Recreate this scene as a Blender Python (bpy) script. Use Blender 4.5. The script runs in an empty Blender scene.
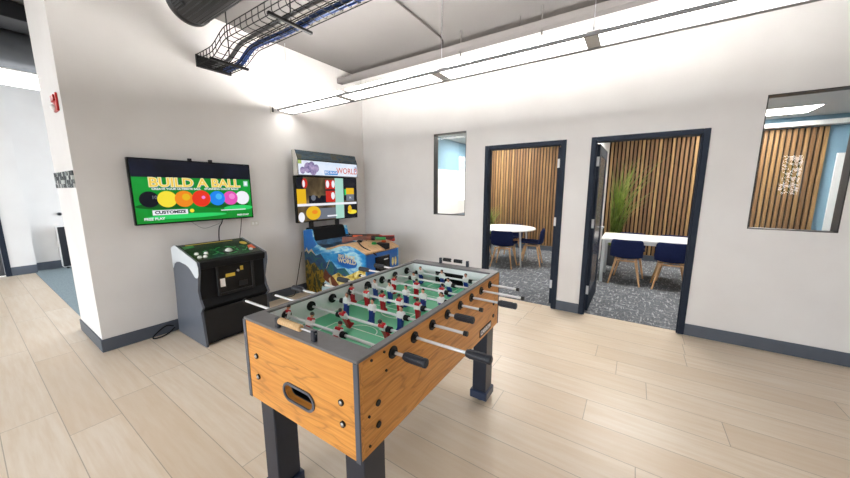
import bpy, bmesh, math, random
from mathutils import Vector, Matrix
random.seed(7)
SC = bpy.context.scene
COL = SC.collection
PI = math.pi
R = math.radians

# ------------------------------------------------------------------ materials
def lin(c):
    return tuple((x/12.92 if x <= .04045 else ((x+.055)/1.055)**2.4) for x in c)
def hexc(s):
    return lin(tuple(int(s[i:i+2], 16)/255 for i in (0, 2, 4)))

class NT:
    def __init__(s, name):
        s.m = bpy.data.materials.new(name); s.m.use_nodes = True
        s.t = s.m.node_tree; s.b = s.t.nodes['Principled BSDF']
    def n(s, typ, **kw):
        nd = s.t.nodes.new(typ)
        for k, v in kw.items():
            if k.startswith('i_'): nd.inputs[k[2:].replace('_', ' ')].default_value = v
            else: setattr(nd, k, v)
        return nd
    def l(s, a, b): s.t.links.new(a, b)
    def math(s, op, a, b=None, c=None):
        nd = s.t.nodes.new('ShaderNodeMath'); nd.operation = op
        for i, v in enumerate((a, b, c)):
            if v is None: continue
            if isinstance(v, (int, float)): nd.inputs[i].default_value = v
            else: s.l(v, nd.inputs[i])
        return nd.outputs[0]
    def ramp(s, fac, stops):
        nd = s.t.nodes.new('ShaderNodeValToRGB'); e = nd.color_ramp.elements
        while len(e) < len(stops): e.new(.5)
        for el, (p, c) in zip(e, stops):
            el.position = p; el.color = (*c, 1) if len(c) == 3 else c
        s.l(fac, nd.inputs[0]); return nd.outputs[0]
    def mix(s, fac, a, b, blend='MIX'):
        nd = s.t.nodes.new('ShaderNodeMix'); nd.data_type = 'RGBA'; nd.blend_type = blend
        for sock, v in ((nd.inputs[0], fac), (nd.inputs[6], a), (nd.inputs[7], b)):
            if isinstance(v, (int, float)): sock.default_value = v
            elif isinstance(v, tuple): sock.default_value = (*v, 1) if len(v) == 3 else v
            else: s.l(v, sock)
        return nd.outputs[2]
    def coords(s, kind='Object', scale=(1, 1, 1), rot=(0, 0, 0)):
        tc = s.t.nodes.new('ShaderNodeTexCoord'); mp = s.t.nodes.new('ShaderNodeMapping')
        mp.inputs['Scale'].default_value = scale; mp.inputs['Rotation'].default_value = rot
        if kind == 'World':
            g = s.t.nodes.new('ShaderNodeNewGeometry'); s.l(g.outputs['Position'], mp.inputs[0])
        else: s.l(tc.outputs[kind], mp.inputs[0])
        return mp.outputs[0]
    def noise(s, vec, scale, detail=3, rough=.5, dist=0):
        nd = s.t.nodes.new('ShaderNodeTexNoise')
        nd.inputs['Scale'].default_value = scale; nd.inputs['Detail'].default_value = detail
        nd.inputs['Roughness'].default_value = rough; nd.inputs['Distortion'].default_value = dist
        s.l(vec, nd.inputs['Vector']); return nd.outputs['Fac']
    def bump(s, h, strength=.2, dist=.01):
        nd = s.t.nodes.new('ShaderNodeBump'); nd.inputs['Strength'].default_value = strength
        nd.inputs['Distance'].default_value = dist; s.l(h, nd.inputs['Height']); s.l(nd.outputs[0], s.b.inputs['Normal'])

def plain(name, c, rough=.5, metal=0, spec=.5, var=.06, nscale=9, bump=0):
    """principled colour with a faint noise mottle"""
    t = NT(name); c = hexc(c) if isinstance(c, str) else c
    v = t.noise(t.coords(), nscale)
    a = tuple(x*(1-var) for x in c); b = tuple(min(1, x*(1+var)) for x in c)
    t.l(t.ramp(v, [(.3, a), (.7, b)]), t.b.inputs['Base Color'])
    t.b.inputs['Roughness'].default_value = rough; t.b.inputs['Metallic'].default_value = metal
    t.b.inputs['Specular IOR Level'].default_value = spec
    if bump: t.bump(t.noise(t.coords(), 160), bump, .002)
    return t.m
def emit(name, c, s=1.0):
    t = NT(name); c = hexc(c) if isinstance(c, str) else c
    t.b.inputs['Base Color'].default_value = (.01, .01, .01, 1); t.b.inputs['Specular IOR Level'].default_value = .15
    t.b.inputs['Emission Color'].default_value = (*c, 1)
    t.b.inputs['Emission Strength'].default_value = s
    t.b.inputs['Roughness'].default_value = .25
    return t.m

M = {}
def wall_mat():
    t = NT('painted_wall')
    v = t.noise(t.coords('World'), 2.2, 4)
    t.l(t.ramp(v, [(.3, hexc('DEDBD9')), (.7, hexc('E4E2E0'))]), t.b.inputs['Base Color'])
    t.b.inputs['Roughness'].default_value = .75; t.b.inputs['Specular IOR Level'].default_value = .25
    t.bump(t.noise(t.coords('World'), 180), .05, .002)
    return t.m
def plank_mat():
    t = NT('oak_plank_floor')
    g = t.n('ShaderNodeNewGeometry'); sp = t.n('ShaderNodeSeparateXYZ'); t.l(g.outputs['Position'], sp.inputs[0])
    x, y = sp.outputs[0], sp.outputs[1]
    W, L = .2435, 1.52
    row = t.math('DIVIDE', t.math('ADD', y, 3.94+W*40), W)
    ri = t.math('FLOOR', row); rf = t.math('FRACT', row)
    wn = t.n('ShaderNodeTexWhiteNoise', noise_dimensions='1D'); t.l(ri, wn.inputs['W'])
    cx = t.math('DIVIDE', t.math('ADD', x, t.math('ADD', t.math('MULTIPLY', wn.outputs['Value'], L*3), 30)), L)
    ci = t.math('FLOOR', cx); cf = t.math('FRACT', cx)
    wn2 = t.n('ShaderNodeTexWhiteNoise', noise_dimensions='2D')
    cb = t.n('ShaderNodeCombineXYZ'); t.l(ri, cb.inputs[0]); t.l(ci, cb.inputs[1]); t.l(cb.outputs[0], wn2.inputs['Vector'])
    tint = wn2.outputs['Value']
    cb2 = t.n('ShaderNodeCombineXYZ'); t.l(t.math('MULTIPLY', x, 1.1), cb2.inputs[0])
    t.l(t.math('ADD', t.math('MULTIPLY', y, 13), t.math('MULTIPLY', tint, 37)), cb2.inputs[1])
    t.l(t.math('MULTIPLY', tint, 11), cb2.inputs[2])
    gr = t.noise(cb2.outputs[0], 2.2, 5, .6)
    base = t.ramp(tint, [(0, hexc('E0CEB8')), (.5, hexc('E6D6C2')), (1, hexc('EBDDCB'))])
    col = t.mix(t.math('MULTIPLY', t.ramp(gr, [(.35, (1, 1, 1)), (.65, (0, 0, 0))]), .5), base, hexc('D6BD9D'))
    kn = t.noise(t.coords('World', (1.2, 3, 1)), 2.4, 2)
    col = t.mix(t.ramp(kn, [(.68, (0, 0, 0)), (.78, (.28, .28, .28))]), col, hexc('CDB494'))
    e1 = t.math('LESS_THAN', t.math('MULTIPLY', t.math('MINIMUM', rf, t.math('SUBTRACT', 1, rf)), W), .0022)
    e2 = t.math('LESS_THAN', t.math('MULTIPLY', t.math('MINIMUM', cf, t.math('SUBTRACT', 1, cf)), L), .0024)
    ed = t.math('MAXIMUM', e1, e2)
    col = t.mix(t.math('MULTIPLY', ed, .75), col, hexc('A59580'))
    t.l(col, t.b.inputs['Base Color'])
    t.b.inputs['Roughness'].default_value = .34; t.b.inputs['Specular IOR Level'].default_value = .4
    t.bump(t.math('SUBTRACT', gr, t.math('MULTIPLY', ed, 2)), .05, .002)
    return t.m
def carpet_mat(name, a, b, streak):
    t = NT(name)
    w = t.coords('World')
    n = t.noise(w, 38, 5, .8)
    n2 = t.noise(t.coords('World', (11, 2, 1)), 3.4, 3, .6, .3)
    n3 = t.noise(t.coords('World', (2, 11, 1)), 3.4, 3, .6, .3)
    col = t.ramp(n, [(.3, hexc(a)), (.7, hexc(b))])
    s = t.math('MAXIMUM', t.ramp(n2, [(.565, (0, 0, 0)), (.62, (1, 1, 1))]), t.ramp(n3, [(.58, (0, 0, 0)), (.635, (1, 1, 1))]))
    col = t.mix(t.math('MULTIPLY', s, .42), col, hexc(streak))
    t.l(col, t.b.inputs['Base Color']); t.b.inputs['Roughness'].default_value = .95
    t.b.inputs['Specular IOR Level'].default_value = .1
    t.bump(n, .4, .006)
    return t.m
def oak_mat(name, along, a='DA9A4C', b='C48036', d='945A22'):
    """oak laminate, grain along the object's axis 'along' (0 x, 1 y, 2 z)"""
    t = NT(name)
    sc = [5.5, 5.5, 5.5]; sc[along] = .9
    v = t.coords('Object', tuple(sc))
    n = t.noise(v, 1.35, 3, .45, .5)
    rings = t.math('PINGPONG', t.math('MULTIPLY', n, 15), 1)
    sc2 = [60, 60, 60]; sc2[along] = 2.2
    pore = t.noise(t.coords('Object', tuple(sc2)), 1.6, 3, .6)
    base = t.mix(t.ramp(pore, [(.35, (0, 0, 0)), (.7, (1, 1, 1))]), hexc(a), hexc(b))
    col = t.mix(t.math('MULTIPLY', t.ramp(rings, [(0, (1, 1, 1)), (.22, (.15, .15, .15)), (.5, (0, 0, 0))]), .55), base, hexc(d))
    t.l(col, t.b.inputs['Base Color']); t.b.inputs['Roughness'].default_value = .36
    t.b.inputs['Specular IOR Level'].default_value = .4
    return t.m
def slat_mat():
    t = NT('timber_slat')
    g = t.n('ShaderNodeNewGeometry'); sp = t.n('ShaderNodeSeparateXYZ'); t.l(g.outputs['Position'], sp.inputs[0])
    k = t.math('FLOOR', t.math('DIVIDE', sp.outputs[0], .071))
    wn = t.n('ShaderNodeTexWhiteNoise', noise_dimensions='1D'); t.l(k, wn.inputs['W'])
    gr = t.noise(t.coords('World', (22, 22, 1.1)), 2, 4, .6)
    col = t.ramp(wn.outputs['Value'], [(0, hexc('7C5B39')), (.5, hexc('96724A')), (1, hexc('B4905E'))])
    col = t.mix(t.math('MULTIPLY', t.ramp(gr, [(.35, (1, 1, 1)), (.62, (0, 0, 0))]), .55), col, hexc('4E3620'))
    t.l(col, t.b.inputs['Base Color']); t.b.inputs['Roughness'].default_value = .55
    return t.m
def mosaic_mat():
    t = NT('glass_mosaic')
    sc = t.coords('World', (1, 1, 1))
    sp = t.n('ShaderNodeSeparateXYZ'); t.l(sc, sp.inputs[0])
    a = t.math('DIVIDE', sp.outputs[0], .048); b = t.math('DIVIDE', sp.outputs[2], .036)
    cb = t.n('ShaderNodeCombineXYZ'); t.l(t.math('FLOOR', a), cb.inputs[0]); t.l(t.math('FLOOR', b), cb.inputs[1])
    wn = t.n('ShaderNodeTexWhiteNoise', noise_dimensions='2D'); t.l(cb.outputs[0], wn.inputs['Vector'])
    col = t.ramp(wn.outputs['Value'], [(0, hexc('1E2224')), (.35, hexc('50585A')), (.6, hexc('8D9593')), (1, hexc('E6E8E4'))])
    t.l(col, t.b.inputs['Base Color']); t.b.inputs['Roughness'].default_value = .15
    return t.m
def deck_art_mat():
    t = NT('golf_deck_art')
    n = t.noise(t.coords('Object', (5, 9, 5)), 2.2, 3, .5, 1.2)
    r = t.math('PINGPONG', t.math('MULTIPLY', n, 6), 1)
    col = t.ramp(r, [(0, hexc('070B08')), (.5, hexc('0A160D')), (.72, hexc('1C5224')), (.85, hexc('0A1A0F')), (1, hexc('070A08'))])
    t.l(col, t.b.inputs['Base Color']); t.b.inputs['Roughness'].default_value = .25
    return t.m
def two_tone(name, stops, scale, rough=.4, stretch=(1, 1, 1), dist=.6):
    t = NT(name)
    n = t.noise(t.coords('Object', stretch), scale, 4, .55, dist)
    t.l(t.ramp(n, [(p, hexc(c)) for p, c in stops]), t.b.inputs['Base Color'])
    t.b.inputs['Roughness'].default_value = rough
    return t.m
def lit_noise(name, stops, scale, s):
    t = NT(name)
    n = t.noise(t.coords('Object'), scale, 3, .5, .5)
    c = t.ramp(n, [(p, hexc(k)) for p, k in stops])
    t.l(c, t.b.inputs['Emission Color']); t.b.inputs['Emission Strength'].default_value = s
    t.b.inputs['Base Color'].default_value = (.01, .01, .01, 1); t.b.inputs['Roughness'].default_value = .25; t.b.inputs['Specular IOR Level'].default_value = .15
    return t.m
def glass_mat(name='clear_glass', tint=(1, 1, 1)):
    t = NT(name); out = t.t.nodes['Material Output']
    tr = t.n('ShaderNodeBsdfTransparent'); tr.inputs[0].default_value = (*tint, 1)
    gl = t.n('ShaderNodeBsdfGlossy'); gl.inputs['Roughness'].default_value = .01
    fr = t.n('ShaderNodeFresnel'); fr.inputs['IOR'].default_value = 1.5
    mx = t.n('ShaderNodeMixShader'); t.l(fr.outputs[0], mx.inputs[0]); t.l(tr.outputs[0], mx.inputs[1]); t.l(gl.outputs[0], mx.inputs[2])
    t.l(mx.outputs[0], out.inputs['Surface'])
    return t.m

M['wall'] = wall_mat()
M['plank'] = plank_mat()
M['carpet_hall'] = plain('hall_carpet', '8F9DA2', .95, var=.15, nscale=60, spec=.1)
M['carpet_room'] = carpet_mat('meeting_carpet', '45474B', '7F8287', 'D8DADC')
M['ceiling'] = plain('grey_deck_ceiling', '6E6B69', .8, var=.04, nscale=1.2, spec=.2)
M['ceil_tile'] = plain('ceiling_tile', 'E0E3E4', .9, var=.03, nscale=40, spec=.1)
M['base'] = plain('slate_vinyl_base', '4F5661', .45, var=.04)
M['frame'] = plain('charcoal_door_frame', '252C38', .65, spec=.15, var=.04)
M['winframe'] = plain('black_window_frame', '2B2B2C', .4, var=.05)
M['white'] = plain('white_paint', 'F0F0EE', .4, var=.02)
M['blue'] = plain('blue_wall_paint', '86ABC0', .7, var=.04)
M['board'] = plain('white_board', 'F3F4F1', .2, var=.01)
M['slat'] = slat_mat()
M['slatback'] = plain('black_felt_backing', '1A1512', .9, var=.2)
M['mosaic'] = mosaic_mat()
M['black'] = plain('black_plastic', '141518', .45, spec=.3, var=.12)
M['blackm'] = plain('black_matte', '101114', .6, spec=.2, var=.15)
M['gloss'] = plain('gloss_black', '0A0B0E', .2, spec=.25, var=.05)
M['duct'] = plain('black_duct_metal', '1C1D1F', .4, .1, var=.1)
M['ductgrey'] = plain('dark_grey_duct', '54575B', .5, .2, var=.06, nscale=2)
M['rib'] = plain('duct_rib', '323437', .4, .1, var=.1)
M['steel'] = plain('brushed_steel', 'B9BCC0', .28, 1, var=.05)
M['chrome'] = plain('chrome', 'DDDFE1', .38, .85, var=.02)
M['lightgrey'] = plain('light_grey_metal', '8E8E90', .5, 0, var=.03)
M['divider'] = plain('pale_grey_divider', 'CFCFD0', .5, var=.02)
M['track'] = plain('grey_painted_channel', '6F6B69', .6, var=.03)
M['glass'] = glass_mat()
M['conduit'] = plain('dark_conduit', '4A4543', .5)
M['lamp'] = emit('lamp_diffuser', (1, .975, .93), 6.0)
M['uplamp'] = emit('lamp_uplight', (1, .97, .935), 78.0)
M['halllamp'] = emit('hall_lamp', (1, 1, 1), 9.0)
M['panel'] = emit('ceiling_panel_light', (1, .97, .92), 24.0)
M['cove'] = emit('cove_light', (1, .95, .86), 7.0)
M['red'] = plain('red_plastic', 'B3201B', .35)
M['oak_x'] = oak_mat('oak_laminate_end', 0)
M['oak_y'] = oak_mat('oak_laminate_side', 1)
M['rail'] = plain('grey_rail_laminate', '6B696B', .45, var=.05, nscale=40)
M['edge'] = plain('slate_edge_band', '4C525E', .4, var=.05)
M['inner'] = plain('white_inner_wall', 'EEF1F2', .4, var=.02)
M['field'] = plain('green_field', '56BA8C', .4, var=.06, nscale=4)
M['line'] = plain('white_field_line', 'DDEBE0', .5, var=.03)
M['leg'] = plain('black_table_leg', '1B2230', .38, var=.12)
M['foot'] = plain('navy_foot', '26324A', .4, var=.1)
M['grip'] = plain('black_rubber_grip', '1D212A', .5, var=.12)
M['mred'] = plain('red_figure_paint', 'C01626', .3)
M['mblue'] = plain('blue_figure_paint', '20368C', .3)
M['mwhite'] = plain('white_figure_paint', 'E8E6E6', .3)
M['mskin'] = plain('skin_figure_paint', 'C98E72', .4)
M['mhair'] = plain('dark_figure_hair', '1B1514', .4)
M['bead'] = plain('maple_bead', 'D8B483', .4, var=.1, nscale=30)
M['navy'] = plain('navy_upholstery', '1B2447', .85, var=.12, nscale=60, spec=.15, bump=.2)
M['beech'] = plain('beech_leg', 'D0A274', .45, var=.12, nscale=20)
M['tabletop'] = plain('white_laminate', 'EDEDEA', .3, var=.01)
M['tleg'] = plain('white_table_leg', 'BFC3C6', .35, var=.03)
M['leaf'] = two_tone('grass_leaf', [(.3, '5E7A2C'), (.6, '8FA545'), (.8, 'C2BE78')], 7)
M['pot'] = plain('dark_planter', '34373B', .6)
M['soil'] = plain('planter_soil', '2B211A', .9, var=.3, nscale=60)
M['wing'] = plain('pale_grey_wing', 'D3DADF', .35, var=.02)
M['cabside'] = plain('grey_cabinet_side', '555B66', .4, var=.05)
M['deck'] = deck_art_mat()
M['btn'] = plain('white_button', 'F2F2F0', .2, var=.01)
M['yellowp'] = plain('yellow_print', 'D2B23A', .4)
M['orangep'] = plain('orange_print', 'D8551F', .4)
M['greenp'] = plain('green_plastic', '1F8A3C', .3)
M['cable_blue'] = plain('blue_cable_jacket', '24427F', .5, var=.15)
M['cable_grey'] = plain('grey_flex_conduit', '56575A', .55, var=.12, nscale=80)
M['wire'] = plain('black_wire_coat', '0C0C0E', .5, spec=.2, var=.1)
M['sleeve'] = plain('black_wall_sleeve', '111113', .6)
M['fridge'] = plain('black_appliance', '1A1C22', .3)
M['hinge'] = plain('pale_hinge_metal', 'D4D6D8', .35, var=.02)
M['doorgrey'] = plain('dark_grey_door', '5A5C62', .25)
M['tan'] = two_tone('tan_wood_art', [(.3, 'B98F62'), (.55, 'D4AE82'), (.75, 'A87E52')], 4, .4, (2, 6, 2))
M['sky'] = two_tone('art_sky', [(.3, '1668B8'), (.5, '38A0DC'), (.62, 'B8E4F0'), (.75, '4DB0DE')], 4.5, .35, (1, 1, 2.4))
M['skytop'] = plain('art_deep_sky', '1E74CC', .35)
M['mount'] = two_tone('art_mountain', [(.3, '0F2440'), (.48, '23507E'), (.6, '2F6B5C'), (.75, '1B4A6E')], 10, .35)
M['bush'] = two_tone('art_foliage', [(.34, '0E120A'), (.46, '333D18'), (.58, 'B08A1C'), (.66, '5A5A1E'), (.78, '1B2A14')], 14, .35, (1.6, 1, .8))
M['meadow'] = two_tone('art_meadow', [(.32, '4A3418'), (.42, 'C2A53A'), (.55, 'E6D986'), (.7, 'F1EBC0')], 13, .35)
M['brown'] = two_tone('art_brown', [(.3, '3A1C12'), (.6, '70361F')], 12, .35)
M['cream'] = plain('art_cream', 'D9C9A0', .35)
M['artdark'] = two_tone('art_dark_deck', [(.35, '0F2236'), (.55, '1F4C74'), (.75, '3F7C9C')], 9, .35)
M['lake'] = plain('art_pale_water', 'BFDDE8', .35)
M['artblue'] = plain('art_blue', '1F62B4', .35)
M['gunwood'] = two_tone('gun_stock', [(.3, '4A2416'), (.7, '7A3C20')], 9, .35)
M['gunred'] = plain('gun_red', 'B5281C', .3)
M['forest'] = two_tone('header_forest', [(.3, '101A20'), (.5, '2A4453'), (.62, '4A4630'), (.8, '182834')], 8, .4, (1, 1, 3))
M['plate'] = plain('cream_wall_plate', 'D9D6D0', .4)
M['screen_off'] = plain('screen_glass', '07080C', .12, var=.02)
S_ = .74
M['s_navy'] = lit_noise('screen_dark_band', [(.35, '05070F'), (.7, '10152A')], 3, S_)
M['s_green'] = lit_noise('screen_green', [(.3, '05701C'), (.6, '0C8E2C'), (.8, '13B045')], 2.2, S_)
M['s_green2'] = emit('screen_bright_green', '2AD268', S_)
M['s_dgreen'] = emit('screen_dark_green', '0A5A1C', S_)
M['s_yellow'] = emit('screen_yellow', 'F6E13A', S_)
M['s_title'] = emit('screen_title_yellow', 'F3C94A', S_)
M['s_outline'] = emit('screen_title_edge', 'F7EFB8', S_)
M['s_shadow'] = emit('screen_title_shadow', '1B6A8C', S_)
M['s_orange'] = emit('screen_orange', 'F08A1C', S_)
M['s_red'] = emit('screen_red', 'E8341C', S_)
M['s_blue'] = emit('screen_blue', '1C86EE', S_)
M['s_cyan'] = emit('screen_cyan', '46B6F6', S_)
M['s_pink'] = emit('screen_pink', 'E64FB4', S_)
M['s_lpink'] = emit('screen_light_pink', 'F38AD6', S_)
M['s_white'] = emit('screen_white', 'F2F2FA', S_)
M['s_black'] = emit('screen_black', '0C0F1C', S_)
M['s_brown'] = lit_noise('screen_shelf_back', [(.3, '2A2219'), (.55, '5C4C34'), (.75, '8A7A5A')], 4, S_)
M['s_mint'] = emit('screen_mint', 'A9D9CB', S_)
M['s_grey'] = emit('screen_grey', '6E7480', S_)
M['s_crim'] = emit('screen_crimson', 'C8281E', S_)
M['s_gold'] = emit('screen_gold', 'E8B81E', S_)
M['m_sky'] = lit_noise('marquee_sky', [(.3, 'CFE0F4'), (.55, 'E9EDF8'), (.75, 'B9C4E2')], 5, .78)
M['m_blue'] = emit('marquee_blue', '2F86D0', .78)
M['m_red'] = emit('marquee_red', 'C8554A', .78)
M['m_purple'] = lit_noise('marquee_elk', [(.35, '6E6490'), (.7, 'B6A4C6')], 16, .78)
M['m_green'] = emit('marquee_green', 'A9BE6A', .78)

# ------------------------------------------------------------------ geometry helpers
class G:
    """collects shapes with several materials and becomes ONE mesh object"""
    def __init__(s): s.v = []; s.f = []; s.mi = []; s.sm = []; s.mats = []
    def slot(s, m):
        m = M[m] if isinstance(m, str) else m
        if m not in s.mats: s.mats.append(m)
        return s.mats.index(m)
    def raw(s, verts, faces, m, smooth=False, T=None):
        o = len(s.v); k = s.slot(m)
        for p in verts:
            p = Vector(p); s.v.append(tuple(T @ p) if T is not None else tuple(p))
        for f in faces:
            s.f.append([o+i for i in f]); s.mi.append(k); s.sm.append(smooth)
        return s
    def bm(s, b, m, smooth=False, T=None):
        b.verts.index_update()
        s.raw([v.co for v in b.verts], [[v.index for v in f.verts] for f in b.faces], m, smooth, T); b.free(); return s
    def box(s, lo, hi, m, bev=0, seg=1, T=None):
        b = bmesh.new(); bmesh.ops.create_cube(b, size=1)
        for v in b.verts:
            for i in range(3): v.co[i] = (lo[i]+hi[i])/2 + v.co[i]*(hi[i]-lo[i])
        if bev: bmesh.ops.bevel(b, geom=b.edges[:], offset=bev, segments=seg, affect='EDGES', profile=.5)
        return s.bm(b, m, False, T)
    def cyl(s, p0, p1, r0, m, r1=None, n=16, cap=True, T=None):
        r1 = r0 if r1 is None else r1
        p0 = Vector(p0); p1 = Vector(p1); d = (p1-p0).normalized()
        a = d.orthogonal().normalized(); b = d.cross(a)
        vs = []; fs = []
        for p, r in ((p0, r0), (p1, r1)):
            for i in range(n):
                t = 2*PI*i/n; vs.append(p + a*r*math.cos(t) + b*r*math.sin(t))
        for i in range(n): fs.append([i, (i+1) % n, n+(i+1) % n, n+i])
        s.raw(vs, fs, m, True, T)
        if cap: s.raw(vs, [list(range(n))[::-1], list(range(n, 2*n))], m, False, T)
        return s
    def tube(s, pts, r, m, n=8, closed=False, T=None):
        pts = [Vector(p) for p in pts]; N = len(pts); vs = []; fs = []; prev = None
        for i, p in enumerate(pts):
            if closed: d = pts[(i+1) % N]-pts[i-1]
            else: d = pts[min(i+1, N-1)]-pts[max(i-1, 0)]
            d = d.normalized() if d.length > 1e-9 else Vector((0, 0, 1))
            if prev is None: a = d.orthogonal().normalized()
            else:
                a = prev - d*prev.dot(d); a = a.normalized() if a.length > 1e-6 else d.orthogonal().normalized()
            prev = a; b = d.cross(a)
            for k in range(n):
                t = 2*PI*k/n; vs.append(p + a*r*math.cos(t) + b*r*math.sin(t))
        for i in range(N if closed else N-1):
            j = (i+1) % N
            for k in range(n): fs.append([i*n+k, i*n+(k+1) % n, j*n+(k+1) % n, j*n+k])
        s.raw(vs, fs, m, True, T)
        if not closed: s.raw(vs, [list(range(n))[::-1], list(range((N-1)*n, N*n))], m, False, T)
        return s
    def lathe(s, prof, m, n=24, T=None, smooth=True):
        """prof: (r, z) pairs about z"""
        vs = []; fs = []
        for r, z in prof:
            for k in range(n):
                t = 2*PI*k/n; vs.append((r*math.cos(t), r*math.sin(t), z))
        for i in range(len(prof)-1):
            for k in range(n): fs.append([i*n+k, i*n+(k+1) % n, (i+1)*n+(k+1) % n, (i+1)*n+k])
        s.raw(vs, fs, m, smooth, T)
        s.raw(vs, [list(range(n))[::-1], list(range((len(prof)-1)*n, len(prof)*n))], m, False, T)
        return s
    def prism(s, poly, d0, d1, m, T=None, smooth=False):
        """poly of (u, v), extruded along w from d0 to d1; local axes u, v, w"""
        n = len(poly); vs = [(u, v, d0) for u, v in poly] + [(u, v, d1) for u, v in poly]
        fs = [list(range(n))[::-1], list(range(n, 2*n))]
        s.raw(vs, fs, m, False, T)
        s.raw(vs, [[i, (i+1) % n, n+(i+1) % n, n+i] for i in range(n)], m, smooth, T)
        return s
    def disc(s, c, r, m, w=0, d=.0004, n=32, T=None, ry=None):
        ry = r if ry is None else ry
        return s.prism([(c[0]+r*math.cos(2*PI*i/n), c[1]+ry*math.sin(2*PI*i/n)) for i in range(n)], w, w+d, m, T)
    def text(s, body, c, size, m, T, w=0, d=.0006, align='CENTER', sx=1.0, bold=0):
        cu = bpy.data.curves.new('t', 'FONT'); cu.body = body; cu.size = size; cu.align_x = align; cu.align_y = 'CENTER'
        cu.offset = bold; cu.resolution_u = 3; cu.extrude = d/2
        o = bpy.data.objects.new('t', cu); COL.objects.link(o)
        dg = bpy.context.evaluated_depsgraph_get(); me = bpy.data.meshes.new_from_object(o.evaluated_get(dg))
        s.raw([(c[0]+v.co.x*sx, c[1]+v.co.y, w+d/2+v.co.z) for v in me.vertices], [list(p.vertices) for p in me.polygons], m, False, T)
        bpy.data.objects.remove(o); bpy.data.curves.remove(cu); bpy.data.meshes.remove(me)
        return s
    def sphere(s, c, r, m, T=None, seg=16, sc=(1, 1, 1)):
        b = bmesh.new(); bmesh.ops.create_uvsphere(b, u_segments=seg, v_segments=seg//2+2, radius=1)
        for v in b.verts: v.co = Vector(c) + Vector((v.co.x*r*sc[0], v.co.y*r*sc[1], v.co.z*r*sc[2]))
        return s.bm(b, m, True, T)
    def mesh(s, name):
        me = bpy.data.meshes.new(name); me.from_pydata(s.v, [], s.f)
        for m in s.mats: me.materials.append(m)
        me.polygons.foreach_set('material_index', s.mi); me.polygons.foreach_set('use_smooth', s.sm)
        b = bmesh.new(); b.from_mesh(me); bmesh.ops.recalc_face_normals(b, faces=b.faces[:]); b.to_mesh(me); b.free()
        me.update(); return me
    def build(s, name, parent=None, label=None):
        o = bpy.data.objects.new(name, s.mesh(name)); COL.objects.link(o)
        if parent: o.parent = parent
        if label: o['label'] = label
        return o

def axes(o, u, v, w):
    """matrix taking local (u, v, w) to world/parent axes at origin o"""
    m = Matrix.Identity(4)
    for i, a in enumerate((u, v, w)):
        for k in range(3): m[k][i] = a[k]
    for k in range(3): m[k][3] = o[k]
    return m
X, Y, Z = (1, 0, 0), (0, 1, 0), (0, 0, 1); NX, NY, NZ = (-1, 0, 0), (0, -1, 0), (0, 0, -1)
def thing(name, label, cat, loc=(0, 0, 0), rz=0, group=None):
    o = bpy.data.objects.new(name, None); COL.objects.link(o); o.empty_display_size = .1
    o.location = loc; o.rotation_euler = (0, 0, rz); o['label'] = label; o['category'] = cat
    if group: o['group'] = group
    return o
def tag(o, label, cat, group=None, loc=None):
    o['label'] = label; o['category'] = cat
    if group: o['group'] = group
    return o
def struct(g, name, parent=None, label=None):
    o = g.build(name, parent)
    if not parent: o['kind'] = 'structure'
    if label: o['label'] = label
    return o
def dup(root, loc, rz, label, group=None):
    r = root.copy(); COL.objects.link(r); r.location = loc; r.rotation_euler = (0, 0, rz); r['label'] = label
    if group: r['group'] = group
    for ch in list(root.children):
        c = ch.copy(); COL.objects.link(c); c.parent = r
        for gch in list(ch.children):
            d = gch.copy(); COL.objects.link(d); d.parent = c
    return r
def arc(cx, cy, r, a0, a1, n=12, rz=None):
    return [(cx+r*math.cos(R(a0+(a1-a0)*i/n)), cy+(rz or r)*math.sin(R(a0+(a1-a0)*i/n))) for i in range(n+1)]
def curvepts(pts, n=8):
    """Catmull-Rom through points"""
    P = [Vector(p) for p in pts]; P = [P[0]*2-P[1]] + P + [P[-1]*2-P[-2]]; out = []
    for i in range(1, len(P)-2):
        a, b, c, d = P[i-1:i+3]
        for k in range(n):
            t = k/n; out.append(.5*((2*b)+(c-a)*t+(2*a-5*b+4*c-d)*t*t+(3*b-a-3*c+d)*t**3))
    out.append(P[-2]); return out

# ------------------------------------------------------------------ the setting
H = 3.42
D1 = (2.315, 3.351); D2 = (3.616, 4.642); DT = 2.12; FW = .052     # door frames: outer edges, top
W1 = (1.476, 2.02, 1.15, 2.355); W2 = (4.996, 5.556, 1.163, 2.365)  # windows
g = G(); g.box((-5.4, -9.2, -.1), (9.2, -3.475, 0), 'plank'); g.box((-.88, -3.475, -.1), (9.2, .06, 0), 'plank'); struct(g, 'floor')
g = G(); g.box((-5.6, -3.475, -.1), (-.88, 2, .004), 'carpet_hall'); struct(g, 'floor_hall')
g = G(); g.box((0, .06, -.1), (8.2, 4.2, .004), 'carpet_room'); struct(g, 'floor_meeting')
g = G(); g.box((-5.6, -9.2, H), (9.2, .12, H+.15), 'ceiling'); g.box((-5.6, .12, H), (-.88, 2, H+.15), 'ceiling'); struct(g, 'ceiling')
g = G(); g.box((-.88, -3.541, 0), (0, .12, H), 'wall'); struct(g, 'wall_left')
g = G()
xs = [0, W1[0], W1[1], D1[0], D1[1], D2[0], D2[1], W2[0], W2[1], 9.2]
def wallseg(x0, x1, z0, z1): g.box((x0, 0, z0), (x1, .12, z1), 'wall')
wallseg(0, W1[0], 0, H); wallseg(*W1[:2], 0, W1[2]); wallseg(*W1[:2], W1[3], H); wallseg(W1[1], D1[0], 0, H)
wallseg(*D1, DT, H); wallseg(D1[1], D2[0], 0, H); wallseg(*D2, DT, H); wallseg(D2[1], W2[0], 0, H)
wallseg(*W2[:2], 0, W2[2]); wallseg(*W2[:2], W2[3], H); wallseg(W2[1], 9.2, 0, H)
struct(g, 'wall_right')
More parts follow.
